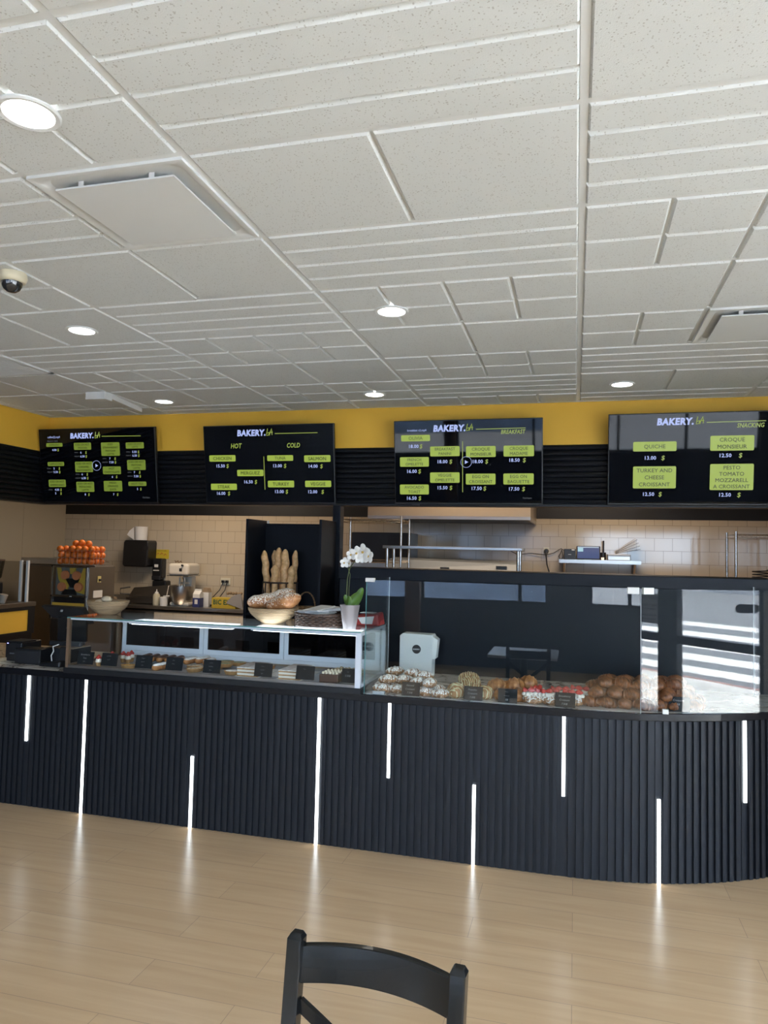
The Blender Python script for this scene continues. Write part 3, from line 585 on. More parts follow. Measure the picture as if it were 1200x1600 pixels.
def dome():
    o = thing('dome_camera', 'cream dome security camera with a dark bubble on the ceiling', 'security camera', (-2.50, 2.72, FACE))
    part('mount', MB().lathe([(0.062, 0.002), (0.064, -0.018), (0.058, -0.036), (0.050, -0.042)], n=32), mat('cream plastic', (0.62, 0.58, 0.44), 0.5), o, smooth=40)
    part('bubble', MB().lathe([(0.0001, -0.088), (0.018, -0.085), (0.034, -0.074), (0.043, -0.058), (0.046, -0.040)], n=32), mat('smoked dome', (0.02, 0.022, 0.025), 0.06, coat=1), o, smooth=60)
dome()
def conduit():
    o = thing('junction_box', 'white box with a short raceway fixed under the ceiling by the coffee screen', 'box', (-3.74, 5.05, FACE))
    part('box', MB().box(-0.09, -0.05, -0.06, 0.09, 0.05, 0.0), GRID, o, bevel=0.004)
    part('raceway', MB().beam((0.06, 0.05, -0.02), (-0.02, 0.60, -0.02), 0.045, 0.04), GRID, o)
conduit()

# ================================================================== GLASS DISPLAY CASE (cakes and tarts)
CX0, CX1, CYF, CYR, CZ0, CZ1 = -3.235, -1.215, 4.150, 4.720, 0.945, 1.268
def case():
    o = thing('display_case', 'long glass cake display case with white rear doors on a black plinth', 'display case', (0, 0, 0.91))
    Z = lambda z: z-0.91
    part('plinth', MB().box(CX0-0.01, CYF-0.012, Z(0.910), CX1+0.008, CYR, Z(0.944)), BLK, o, bevel=0.003)
    part('deck', MB().box(CX0+0.02, CYF+0.012, Z(0.945), CX1-0.02, CYR-0.02, Z(0.952)), DECK, o)
    part('front_rail', MB().box(CX0, CYF, Z(0.9445), CX1, CYF+0.016, Z(0.962)), DSTEEL, o)
    part('end_frame', MB().box(CX0-0.004, CYF-0.002, Z(0.945), CX0+0.016, CYF+0.022, Z(CZ1)).box(CX0-0.004, CYR-0.03, Z(0.945), CX0+0.016, CYR, Z(CZ1)).box(CX0-0.003, CYF, Z(0.945), CX0+0.015, CYR, Z(0.965)), mat('bronze frame', (0.16, 0.10, 0.06), 0.4), o, 'bronze end frame')
    part('end_frame', MB().box(CX1-0.034, CYF-0.002, Z(0.945), CX1, CYF+0.022, Z(CZ1)).box(CX1-0.02, CYR-0.03, Z(0.945), CX1, CYR, Z(CZ1)).box(CX1-0.018, CYF, Z(0.945), CX1-0.001, CYR, Z(0.965)).box(CX1-0.018, CYF, Z(CZ1-0.02), CX1-0.001, CYR, Z(CZ1)), ALU, o, 'pale end frame')
    part('front_glass', MB().box(CX0+0.016, CYF+0.002, Z(0.962), CX1-0.034, CYF+0.007, Z(CZ1-0.008)), GLASS, o)
    part('side_glass', MB().box(CX0+0.003, CYF+0.022, Z(0.965), CX0+0.008, CYR-0.03, Z(CZ1)), GLASS, o)
    part('side_glass', MB().box(CX1-0.010, CYF+0.022, Z(0.965), CX1-0.005, CYR-0.03, Z(CZ1-0.02)), GLASS, o)
    tg = MB().box(CX0, CYF-0.006, Z(CZ1), CX1, CYR+0.006, Z(CZ1+0.007)); part('top_glass', tg, GLASS, o)
    part('glass_edge', MB().box(CX0, CYF-0.008, Z(CZ1), CX1, CYF-0.0062, Z(CZ1+0.007)), EDGE, o)
    part('front_top_profile', MB().box(CX0+0.016, CYF+0.008, Z(CZ1-0.012), CX1-0.034, CYF+0.022, Z(CZ1-0.001)), ALU, o)
    for a, b in ((-2.80, -2.07), (-1.94, -1.245)):
        lb = MB().box(a, CYF+0.035, Z(1.246), b, CYF+0.20, Z(1.260)); e = part('light_bar', lb, ALU, o)
        k = MB(); n = int((b-a)/0.016)
        for i in range(n): x = a+0.008+(b-a-0.016)*i/n; k.box(x, CYF+0.045, Z(1.2601), x+0.011, CYF+0.19, Z(1.2655))
        part('diffuser_ribs', k, LEDT, e); part('led_row', MB().box(a+0.01, CYF+0.05, Z(1.242), b-0.01, CYF+0.09, Z(1.2455)), LEDC, e)
    xs = [-3.19, -2.535, -1.925, -1.245]
    rf = MB().box(xs[0], CYR-0.03, Z(0.965), xs[-1], CYR-0.002, Z(0.995)).box(xs[0], CYR-0.03, Z(1.235), xs[-1], CYR-0.002, Z(1.262)); part('rear_frame', rf, ALU, o)
    for i in range(3):
        a, b = xs[i]+0.002, xs[i+1]-0.002
        d = MB(); t = 0.030
        d.box(a, CYR-0.028, Z(0.996), b, CYR-0.012, Z(1.032)).box(a, CYR-0.028, Z(1.212), b, CYR-0.012, Z(1.234)).box(a, CYR-0.028, Z(1.032), a+t, CYR-0.012, Z(1.212)).box(b-t, CYR-0.028, Z(1.032), b, CYR-0.012, Z(1.212))
        e = part('sliding_door', d, ALU, o); part('pane', MB().box(a+t, CYR-0.022, Z(1.032), b-t, CYR-0.018, Z(1.212)), DGLASS, e)
case()
# ------------------------------------------------------------------ little chalkboard tags
def tagboard(x, y, z, w_, h_, lines, label, group):
    o = thing('price_tag', label, 'price tag', (x, y, z), 0, group); o.rotation_euler = (R(-12), 0, 0)
    part('board', MB().box(-w_/2, -0.003, 0, w_/2, 0.003, h_), SLATE, o, bevel=0.001)
    t = MB(); rnd = random.Random(hash(round(x*100)))
    for k, s in enumerate(lines):
        v = h_*(0.76-0.27*k)
        if s[0] != '~': text(t, s, -w_*0.05, v, h_*0.13, 0.0, 0.2, o=(0, -0.0036, 0), maxw=w_*0.7)
        else:
            n = len(s)*3; wd = w_*0.045*len(s)
            t.tube([(-wd/2+wd*i/n-w_*0.05, -0.0037, v+rnd.uniform(-1, 1)*h_*0.045) for i in range(n+1)], 0.0005, 3)
    part('chalk_writing', t, CHALK, o)
    e = MB().prism_y([(-0.012, 0), (0.012, 0), (0, h_*0.6)], 0.004, 0.006); part('prop', e, SLATE, o)
gc = 'chalkboard tags in the cake case'
for x, ls, l in ((-3.125, ['Strawberry', 'Tart', '~~~~'], 'chalkboard tag reading Strawberry Tart, at the end of the cake case'), (-2.945, ['~~~~~~', '~~~~'], 'chalkboard tag in front of the raspberry-topped cups'), (-2.690, ['~~~~', '~~~~~', '~~~'], 'chalkboard tag between the brown tart and the eclairs'),
                (-2.470, ['~~~', '~~~~'], 'chalkboard tag in front of the sugar-dusted eclairs'), (-2.205, ['~~~~', '~~~~~~', '~~~'], 'chalkboard tag in front of the pistachio pastry'), (-1.855, ['~~~~', '~~~~~', '~~~'], 'chalkboard tag between the two layered slices'), (-1.580, ['~~~'], 'blank-looking chalkboard tag beside the second layered slice'), (-1.305, ['~~~', '5.00$'], 'small chalkboard tag beside the chocolate cake by the pale end frame')):
    tagboard(x, 4.195, 0.9645, 0.118 if x < -1.4 else 0.085, 0.082, ls, l, gc)
gd = 'chalkboard tags in the pastry display'
for x, y, ls, l in ((-0.928, 4.222, ['Almond', 'Croissant', '7.50$'], 'chalkboard tag reading Almond Croissant'), (-0.560, 4.222, ['Pistachio', 'Croissant', '7.50$'], 'chalkboard tag between the drizzled croissants'), (-0.365, 4.222, ['~~~~', '~~~~~~', '5$'], 'chalkboard tag in front of the golden brioche rolls'), (-0.047, 4.222, ['Strawberry', 'Croissant', '7.50$'], 'chalkboard tag in front of the strawberry croissants'), (0.560, 4.332, ['Croissant', '5$'], 'chalkboard tag at the far end of the plain croissant pile')):
    tagboard(x, y, 0.910, 0.108, 0.078, ls, l, gd)

# ------------------------------------------------------------------ pastries
USED = set()
def put(o, label, cat, group, loc, rz=0, s=1, tilt=0):
    c = dup(o) if o.name in USED else o
    USED.add(o.name); c.location = loc; c.rotation_euler = (0, tilt, rz); c.scale = (s, s, s)
    return tag(c, label, cat, group)
def croissant_mesh(L=0.068, r0=0.027, bend=1.0, steps=7):
    mb = MB(); n, m = 40, 14; rings = []
    for i in range(n+1):
        t = -1+2*i/n; a = t*bend; c = Vector((L*math.sin(a)/bend*1.05, L*(1-math.cos(a))*0.75, 0)); d = Vector((math.cos(a), math.sin(a)*0.75, 0)).normalized(); nn = Vector((-d.y, d.x, 0))
        k = (abs(t)*steps/2*1.1) % 1; r = r0*(max(0.0, 1-abs(t)**2.3))**0.62*(1.0+0.24*(1-k)**1.3-0.08)+0.002
        for j in range(m):
            b = 2*PI*j/m; z = math.sin(b)*r*0.92
            rings.append(c+nn*(math.cos(b)*r*1.05)+Vector((0, 0, max(z, -r*0.72)+r0*0.72)))
    fs = [(i*m+j, i*m+(j+1) % m, (i+1)*m+(j+1) % m, (i+1)*m+j) for i in range(n) for j in range(m)]
    fs += [tuple(range(m))[::-1], tuple(n*m+j for j in range(m))]
    return mb.add(rings, fs)
def scatter(proto, label, cat, group, spots, rng, s0=0.95, s1=1.08, tl=0.12):
    for x, y, z, a in spots:
        put(proto, label, cat, group, (x, y, z), a+rng.uniform(-0.25, 0.25), rng.uniform(s0, s1), rng.uniform(-tl, tl))
rg = random.Random(11); ZM = 0.910
alm = croissant_mesh(0.060, 0.028, 0.7, 6).build('almond_croissant', ALMO, smooth=60)
scatter(alm, 'sugar-dusted almond croissant in the pile beside the white box', 'pastry', 'almond croissants', [(-1.115, 4.275, ZM, 0.4), (-1.02, 4.285, ZM, 0.2), (-0.855, 4.262, ZM, 0.3), (-0.755, 4.245, ZM, 0.1), (-0.94, 4.34, ZM, 0.5), (-1.125, 4.37, ZM, 0.8), (-0.80, 4.36, ZM, 0.2),
        (-1.09, 4.33, ZM+0.048, 0.5), (-1.0, 4.35, ZM+0.048, 0.3), (-0.90, 4.31, ZM+0.048, 0.9), (-0.83, 4.30, ZM+0.046, 1.2), (-1.05, 4.45, ZM, 0.2), (-0.94, 4.44, ZM+0.02, 0.6), (-1.07, 4.42, ZM+0.085, 0.3), (-0.955, 4.40, ZM+0.085, 0.8), (-0.885, 4.39, ZM+0.07, 0.2)], rg)
drz = croissant_mesh(0.062, 0.042, 0.9, 8).build('drizzled_croissant', DRIZ, smooth=60)
scatter(drz, 'croissant drizzled with pale green icing, by the second tag', 'pastry', 'drizzled croissants', [(-0.672, 4.30, ZM, 1.2), (-0.575, 4.35, ZM, 0.1), (-0.60, 4.40, ZM+0.035, 0.2), (-0.62, 4.47, ZM+0.045, 0.1), (-0.505, 4.30, ZM, 1.3)], rg)
bri = croissant_mesh(0.058, 0.044, 0.6, 5).build('golden_brioche', BRIO, smooth=60)
scatter(bri, 'glossy golden brioche roll behind the third tag', 'pastry', 'golden brioche rolls', [(-0.395, 4.30, ZM, 0.3), (-0.31, 4.31, ZM, 0.1), (-0.44, 4.38, ZM+0.03, 0.4), (-0.335, 4.40, ZM+0.035, 0.2), (-0.26, 4.45, ZM+0.05, -0.5), (-0.39, 4.46, ZM+0.01, 0.2)], rg)
def strawberry_croissant():
    o = thing('strawberry_croissant', '', 'pastry'); part('croissant', croissant_mesh(0.060, 0.032, 0.6, 6), ALMO, o, smooth=60)
    cr = MB(); be = MB(); r_ = random.Random(5)
    for i in range(14): cr.ball((-0.055+0.11*i/13+r_.uniform(-0.004, 0.004), -0.004+0.012*math.sin(i*2.4), 0.052), 0.011, n=8, m=6)
    for i in range(5):
        x = -0.042+0.021*i; be.add(*wedge(x, 0.004, 0.060, 0.017, 0.026, 0.5 if i % 2 else -0.4))
    part('cream', cr, CREAM, o, smooth=60); part('strawberries', be, BERRY, o, smooth=60); return o
def wedge(x, y, z, r, h, tilt):
    m = MB().lathe([(0.0001, 0), (r*0.8, 0.002), (r, h*0.3), (r*0.72, h*0.7), (0.0001, h*1.15)], (0, 0, 0), 10, 1, 0.6)
    m.xf(Matrix.Translation((x, y, z)) @ Matrix.Rotation(tilt, 4, 'Y')); return m.v, m.f
sb = strawberry_croissant()
for k, (x, y, z, a) in enumerate([(-0.225, 4.27, ZM, 0.2), (-0.125, 4.285, ZM, 0.5), (-0.005, 4.30, ZM, -0.1), (-0.21, 4.37, ZM, 1.0), (-0.075, 4.38, ZM, 0.3), (0.035, 4.38, ZM+0.01, -0.3)]):
    c = sb if k == 0 else dup(sb)
    c.location = (x, y, z); c.rotation_euler = (0, 0, a); tag(c, 'powdered croissant topped with cream and sliced strawberries', 'pastry', 'strawberry croissants')
cro = croissant_mesh(0.068, 0.033, 0.95, 9).build('butter_croissant', CROI, smooth=60)
sp = []
for lay, (n, zz, yy) in enumerate(((7, 0.0, 4.31), (6, 0.052, 4.335), (5, 0.100, 4.37))):
    for row in range(3 if lay < 2 else 2):
        for i in range(n):
            x = 0.085+lay*0.045+i*0.094+0.02*(row % 2); y = yy+row*0.115+max(0, x-0.35)*0.36
            sp.append((x, y, ZM+zz, 0.3+(row+i+lay) % 3*0.45))
scatter(cro, 'plain brown butter croissant in the big heap at the curved end', 'pastry', 'butter croissants', sp, rg, 0.95, 1.1, 0.2)

# ------------------------------------------------------------------ cakes in the case
ZD = 0.9525; gq = 'filled cups with red berries'
cup = thing('berry_cup', '', 'dessert')
part('cup', MB().lathe([(0.0001, 0.0), (0.015, 0.0), (0.019, 0.028), (0.0175, 0.028)], n=18), TARTC, cup, smooth=40)
part('cream', MB().lathe([(0.019, 0.028), (0.021, 0.036), (0.018, 0.048), (0.008, 0.056), (0.0001, 0.058)], n=18), CREAM, cup, smooth=60)
bm_ = MB()
for a in range(5): bm_.ball((0.011*math.cos(a*1.26), 0.011*math.sin(a*1.26), 0.058), 0.009, n=8, m=6)
part('berries', bm_.ball((0, 0, 0.068), 0.010, n=8, m=6), BERRY, cup, smooth=60)
for k, (x, y) in enumerate([(-3.035, 4.215), (-3.01, 4.28), (-3.05, 4.38), (-2.99, 4.42), (-2.94, 4.40), (-2.96, 4.47)]):
    c = cup if k == 0 else dup(cup); c.location = (x, y, ZD); tag(c, 'small cup of white cream topped with red berries', 'dessert', gq)
def oval_tart(topm, name='oval_tart'):
    o = thing(name, '', 'pastry'); part('crust', MB().lathe([(0.0001, 0), (0.034, 0), (0.042, 0.022), (0.038, 0.023)], n=26, sx=1.25), TARTC, o, smooth=40)
    part('filling', MB().lathe([(0.0001, 0.026), (0.030, 0.025), (0.0385, 0.020)], n=26, sx=1.25), topm, o, smooth=60); return o
custard = mat('glazed custard', (0.42, 0.22, 0.06), 0.2); pist = mat('crushed pistachio', (0.44, 0.42, 0.24), 0.7, noise=0.6, nscale=150, bump=0.8, bscale=200); sugar = mat('icing sugar', (0.74, 0.71, 0.68), 0.8, noise=0.25, nscale=60)
nuts = mat('chopped nuts', (0.55, 0.42, 0.28), 0.6, noise=0.7, nscale=120, bump=0.8, bscale=180)
t1 = oval_tart(custard)
for k, (x, y, l) in enumerate([(-2.825, 4.235, 'glazed custard tart nearest the glass beside the berry cups'), (-2.80, 4.36, 'glazed custard tart behind the other one')]):
    c = t1 if k == 0 else dup(t1); c.location = (x, y, ZD); tag(c, l, 'pastry', 'custard tarts')
def eclair(topm):
    o = thing('eclair', '', 'pastry'); b = MB().ball((0, 0, 0), 0.024, 1, 1, 0.9, 14, 12); b.v = [(x+(0.05 if x > 0 else -0.05 if x < 0 else 0), y, max(z, -0.018)+0.018) for x, y, z in b.v]
    part('choux', b, BRIO, o, smooth=60); q = MB().ball((0, 0, 0), 0.021, 1, 1, 0.5, 14, 8); q.v = [(x+(0.047 if x > 0 else -0.047), y, max(z, -0.002)+0.032) for x, y, z in q.v]; part('icing', q, topm, o, smooth=60); return o
e1 = eclair(CHOC)
for k in range(5):
    c = e1 if k == 0 else dup(e1); c.location = (-2.86+k*0.062, 4.50, ZD+0.012); c.rotation_euler = (0, 0, R(98)); tag(c, 'chocolate topped eclair in the rear row of the case', 'pastry', 'chocolate eclairs')
e2 = eclair(sugar)
for k, (x, y, a) in enumerate([(-2.60, 4.26, 0.5), (-2.58, 4.34, 0.4), (-2.52, 4.50, 0.6), (-2.46, 4.56, 0.5), (-2.38, 4.50, 0.7)]):
    c = e2 if k == 0 else dup(e2); c.location = (x, y, ZD+(0.01 if k > 1 else 0)); c.rotation_euler = (0, 0, a+0.9); tag(c, 'eclair dusted with white sugar around the fourth tag', 'pastry', 'sugar-dusted eclairs')
t2 = oval_tart(nuts, 'nut_tart')
for k, (x, y) in enumerate([(-2.365, 4.27), (-2.33, 4.35), (-2.29, 4.43), (-2.42, 4.37)]):
    c = t2 if k == 0 else dup(t2); c.location = (x, y, ZD); c.rotation_euler = (0, 0, 0.9); tag(c, 'oval tart heaped with chopped nuts', 'pastry', 'nut tarts')
t3 = oval_tart(pist, 'pistachio_tart')
for k, (x, y) in enumerate([(-2.24, 4.45), (-2.18, 4.53), (-2.28, 4.55)]):
    c = t3 if k == 0 else dup(t3); c.location = (x, y, ZD+0.012); c.rotation_euler = (0, 0, 0.3); tag(c, 'tart covered in pale green crushed pistachio', 'pastry', 'pistachio tarts')
t4 = oval_tart(sugar, 'round_tart')
for k, (x, y, l) in enumerate([(-2.10, 4.27, 'pale topped round tart beside the first layered slice'), (-2.06, 4.50, 'pale topped round tart behind the first layered slice'), (-1.98, 4.56, 'pale topped round tart nearest the rear doors')]):
    c = t4 if k == 0 else dup(t4); c.location = (x, y, ZD); tag(c, l, 'pastry', 'round tarts')
def layered(x0, x1, y0, y1, label):
    o = thing('layered_slice', label, 'cake', ((x0+x1)/2, (y0+y1)/2, ZD), 0, 'layered cream slices'); a, b = (x1-x0)/2, (y1-y0)/2
    ly = MB(); crm = MB()
    for i in range(3): ly.box(-a, -b, i*0.021, a, b, i*0.021+0.008)
    for i in range(2): crm.box(-a+0.002, -b+0.002, i*0.021+0.008, a-0.002, b-0.002, i*0.021+0.021)
    part('pastry_layers', ly, TARTC, o); part('cream_layers', crm, CREAM, o)
    part('icing', MB().box(-a, -b, 0.050, a, b, 0.056), sugar, o)
    wr = MB()
    for i in range(12): wr.tube([(-a+0.006, -b+2*b*(i+0.2)/12, 0.0565), (0, -b+2*b*(i+0.8)/12, 0.0568), (a-0.006, -b+2*b*(i+0.2)/12, 0.0565)], 0.0011, 4)
    part('chocolate_lines', wr, CHOC, o); part('paper', MB().box(-a-0.014, -b-0.01, -0.0005, a+0.014, b+0.10, 0.0), PAPER, o)
layered(-2.045, -1.905, 4.225, 4.46, 'layered cream slice on white paper, the one beside the round tarts')
layered(-1.765, -1.625, 4.225, 4.48, 'layered cream slice on white paper, the one nearer the chocolate cake')
def choc():
    o = thing('chocolate_cake', 'dark chocolate loaf cake with piped topping beside the small tag', 'cake', (-1.435, 4.29, ZD))
    part('sponge', MB().box(-0.06, -0.075, 0, 0.06, 0.075, 0.048), CHOC, o, bevel=0.004)
    s = MB()
    for i in range(5):
        for j in range(3): s.ball((-0.045+0.022*i, -0.045+0.05*j, 0.052), 0.010, n=8, m=6)
    part('piped_topping', s, mat('white chocolate', (0.62, 0.55, 0.42), 0.5), o, smooth=60)
    o = thing('crumble_cake', 'pale cake with crumble topping behind the chocolate cake', 'cake', (-1.40, 4.47, ZD))
    part('sponge', MB().box(-0.09, -0.07, 0, 0.09, 0.07, 0.040), mat('pistachio sponge', (0.38, 0.35, 0.16), 0.8), o, bevel=0.004)
    s = MB(); r_ = random.Random(9)
    for i in range(60): s.ball((r_.uniform(-0.085, 0.085), r_.uniform(-0.065, 0.065), 0.042), r_.uniform(0.005, 0.011), n=6, m=4)
    part('crumble', s, nuts, o, smooth=60)
    o = thing('parchment_sheet', 'sheet of grey liner lying in the case between the layered slices', 'sheet', (-1.835, 4.48, ZD)); part('sheet', MB().box(-0.045, -0.18, 0, 0.045, 0.16, 0.001), sugar, o)
choc()

# ================================================================== ON TOP OF THE CASE
ZT = CZ1+0.0075
def cane_bowl(x, y, r, h, label):
    o = thing('cane_bowl', label, 'bowl', (x, y, ZT), 0, 'pale coiled bread bowls')
    pr = [(0.0001, 0.0), (r*0.42, 0.0)]
    n = 11
    for i in range(n):
        t0 = i/n; a = 0.42+0.58*math.sin(t0*PI/2)**0.9; b = 0.42+0.58*math.sin((i+0.5)/n*PI/2)**0.9
        pr += [(r*a-0.001, h*t0+0.001), (r*b+0.0035, h*(i+0.5)/n)]
    pr += [(r, h), (r-0.008, h), (r*0.8, h*0.55), (r*0.45, 0.012), (0.0001, 0.010)]
    part('bowl', MB().lathe(pr, n=44), CANE, o, smooth=70); return o
cane_bowl(-3.125, 4.42, 0.138, 0.095, 'pale coiled bread bowl with rolls and napkins in it, nearest the till')
o = thing('bread_roll', 'small pale bread roll sitting in the till-end bowl', 'bread', (-3.14, 4.42, ZT+0.092)); part('roll', MB().ball((0, 0, 0.010), 0.034, 1.2, 0.9, 0.7), mat('pale bread', (0.62, 0.50, 0.34), 0.7, noise=0.2), o, smooth=60)
o = thing('folded_napkins', 'folded paper napkins lying in the till-end bowl', 'napkins', (-3.08, 4.40, ZT+0.078))
for a, b in ((0.2, 0.0), (0.6, 0.006), (-0.3, 0.012)): part('napkin', MB().obox((0.02, 0, b), Vector((math.cos(a), math.sin(a), 0.05))*0.12, Vector((-math.sin(a), math.cos(a), 0))*0.08, (0, 0, 0.004)), mat('cream napkin', (0.60, 0.50, 0.36), 0.8), o)
o = thing('stuffed_pouch', 'pale crumpled pouch in the till-end bowl', 'pouch', (-3.19, 4.44, ZT+0.080)); part('pouch', MB().ball((0, 0, 0), 0.045, 1.2, 0.9, 0.5), mat('pale bread', (0.6, 0.5, 0.34)), o, smooth=60)
cane_bowl(-1.885, 4.40, 0.160, 0.100, 'pale coiled bread bowl holding three big floured loaves')
def loaf(loc, L, r, rz, rx, label, ry=0.0):
    mb = MB(); n, m = 30, 20; vs_ = []
    for i in range(n+1):
        t = -1+2*i/n; q = r*max(0.02, (1-abs(t)**2.6))**0.5*(1+0.05*math.sin(t*6))
        for j in range(m):
            b = 2*PI*j/m; g = 1-0.10*max(0, math.sin(b))**6*abs(math.sin(t*5.5)); vs_.append((t*L/2, math.cos(b)*q, math.sin(b)*q*0.78*g))
    mb.add(vs_, [(i*m+j, i*m+(j+1) % m, (i+1)*m+(j+1) % m, (i+1)*m+j) for i in range(n) for j in range(m)]+[tuple(range(m))[::-1], tuple(n*m+j for j in range(m))])
    o = mb.build('floured_loaf', LOAF, smooth=60); o.location = loc; o.rotation_euler = (rx, ry, rz); return tag(o, label, 'bread', 'floured loaves in the coiled bowl')
loaf((-1.945, 4.40, ZT+0.140), 0.23, 0.062, 0.45, 0.1, 'floured loaf lying across the till side of the bowl', -0.12)
loaf((-1.80, 4.36, ZT+0.137), 0.25, 0.066, -0.1, -0.1, 'floured loaf with a split golden crust leaning over the bowl rim by the wicker tray', -0.35)
loaf((-1.865, 4.46, ZT+0.170), 0.20, 0.055, 0.5, 0.1, 'floured loaf on top at the back of the bowl', -0.30)
def wicker(o, r, h, m, sx=1, rows=7, cols=44, hollow=0.012):
    mb = MB(); n = cols*2; prev = []
    for k in range(rows):
        z0 = h*k/rows; z1 = h*(k+1)/rows
        pts0 = []
        for j in range(n):
            a = 2*PI*j/n; w_ = 0.0035*math.sin(j*PI/2+k*PI); rr_ = r+w_; pts0.append((rr_*math.cos(a)*sx, rr_*math.sin(a), (z0+z1)/2))
        mb.tube(pts0, (z1-z0)*0.52, 5, closed=True)
    mb.tube([((r+0.002)*math.cos(2*PI*j/40)*sx, (r+0.002)*math.sin(2*PI*j/40), h) for j in range(40)], 0.007, 6, closed=True)
    part('woven_wall', mb, m, o, smooth=60)
    part('base', MB().lathe([(0.0001, 0.0), (r, 0.0), (r, 0.006), (0.0001, 0.006)], n=32, sx=sx), m, o)
o = thing('wicker_tray', 'low round dark wicker tray filled with paper bags', 'basket', (-1.565, 4.40, ZT)); wicker(o, 0.152, 0.075, WICK)
rg2 = random.Random(4)
for k in range(9):
    a = rg2.uniform(-0.5, 0.5)+(0.9 if k > 6 else 0); q = thing('paper_bag', 'flat white paper bag stacked in the dark wicker tray', 'paper bag', (-1.59+rg2.uniform(-0.03, 0.03)+(0.04 if k > 6 else 0), 4.40+rg2.uniform(-0.02, 0.02), ZT+0.062+k*0.0042), a, 'paper bags in the wicker tray')
    part('bag', MB().hexa([(-0.10, -0.055, 0), (0.10, -0.055, 0), (0.10, 0.055, 0), (-0.10, 0.055, 0)], [(-0.10, -0.055, 0.003), (0.10, -0.055, 0.003+0.02*(k > 6)), (0.10, 0.055, 0.003+0.02*(k > 6)), (-0.10, 0.055, 0.003)]), PAPER, q)
def orchid():
    o = thing('potted_orchid', 'white orchid with green leaves in a glazed mauve-grey pot on the case', 'plant', (-1.333, 4.285, ZT))
    n = 32; pm = MB(); prof = [(0.040, 0.0), (0.041, 0.012), (0.048, 0.045), (0.055, 0.10), (0.061, 0.138), (0.062, 0.146), (0.057, 0.146), (0.050, 0.10), (0.0001, 0.10)]
    pm.lathe([(0.0001, 0)]+prof, n=n)
    pm.v = [(x*(1+0.035*math.cos(8*math.atan2(y, x))), y*(1+0.035*math.cos(8*math.atan2(y, x))), z) for x, y, z in pm.v]
    part('pot', pm, mat('mauve glazed ceramic', (0.31, 0.27, 0.265), 0.15, coat=0.5), o, smooth=50)
    part('soil', MB().lathe([(0.0001, 0.128), (0.054, 0.126)], n=20), mat('bark mulch', (0.07, 0.04, 0.02), 0.9), o)
    leafm = mat('orchid leaf', (0.075, 0.16, 0.02), 0.35)
    def leaf(dx, dy, L, wd, up, yaw_):
        mb = MB(); k = 14; vs_ = []
        for i in range(k+1):
            t = i/k; w_ = wd*math.sin(PI*min(1, t*0.93+0.07))**0.7; x = L*t; z = up*math.sin(t*PI*0.6)
            vs_ += [(x, -w_, z+0.004), (x, 0, z-0.003), (x, w_, z+0.004)]
        mb.add(vs_, [f for i in range(k) for f in ((i*3, i*3+1, i*3+4, i*3+3), (i*3+1, i*3+2, i*3+5, i*3+4))])
        mb.xf(Matrix.Translation((dx, dy, 0.135)) @ Matrix.Rotation(yaw_, 4, 'Z')); part('leaf', mb, leafm, o, smooth=60, solid=0.002)
    for x, y, z, wd, ht, lean, yw in ((0.030, -0.012, 0.180, 0.028, 0.056, 0.75, 0.2), (0.052, 0.012, 0.193, 0.024, 0.062, 0.35, 0.5), (-0.018, -0.005, 0.168, 0.019, 0.040, -0.35, 0.1), (-0.004, -0.022, 0.160, 0.020, 0.042, 0.15, -0.3)):
        m_ = MB().ball((0, 0, 0), wd, 1, 0.13, ht/wd, 18, 12); m_.v = [(x_, y_+0.35*abs(x_)-2.2*z_*z_, z_) for x_, y_, z_ in m_.v]
        m_.xf(Matrix.Translation((x, y, z)) @ Matrix.Rotation(yw, 4, 'Z') @ Matrix.Rotation(lean, 4, 'Y')); part('leaf', m_, leafm, o, smooth=70)
    stem = MB(); a = [(-0.018, 0, 0.13), (-0.022, 0, 0.22), (-0.020, 0, 0.30), (-0.008, 0, 0.365), (0.02, 0, 0.405), (0.06, -0.005, 0.425), (0.10, -0.01, 0.42)]
    stem.tube(a, 0.003, 6); stem.tube([(-0.008, 0.004, 0.13), (-0.010, 0.004, 0.24), (-0.004, 0.004, 0.33), (-0.02, 0, 0.375)], 0.0018, 6); part('stem', stem, mat('orchid stem', (0.10, 0.13, 0.04), 0.5), o, smooth=60)
    pet = mat('white petal', (0.80, 0.79, 0.76), 0.5)
    for x, y, z, s, yw in ((-0.035, -0.015, 0.402, 1.15, 0.5), (-0.002, -0.02, 0.398, 0.8, -0.8), (0.008, -0.02, 0.452, 1.25, 0.2), (0.045, -0.025, 0.462, 1.5, -0.1), (0.085, -0.03, 0.470, 1.75, -0.3), (0.118, -0.025, 0.446, 1.6, -0.4), (0.062, -0.02, 0.436, 1.3, 0.4)):
        mb = MB()
        for k in range(5):
            ang = k*2*PI/5+PI/2; m_ = MB().ball((0, 0, 0), 0.012*s, 1.0, 0.16, 1.35 if k in (0, 2, 3) else 1.1, 10, 8)
            m_.xf(Matrix.Rotation(yw, 4, 'Z') @ Matrix.Rotation(-ang+PI/2, 4, 'Y') @ Matrix.Translation((0, 0, 0.014*s)) @ Matrix.Rotation(0.25, 4, 'X')); mb.add(m_.v, m_.f)
        mb.xf(Matrix.Translation((x, y, z))); f = part('flower', mb, pet, o, smooth=60)
        part('lip', MB().ball((x-0.002, y-0.006, z-0.002), 0.0045*s), mat('yellow lip', (0.60, 0.38, 0.08), 0.5), f, smooth=60)
orchid()
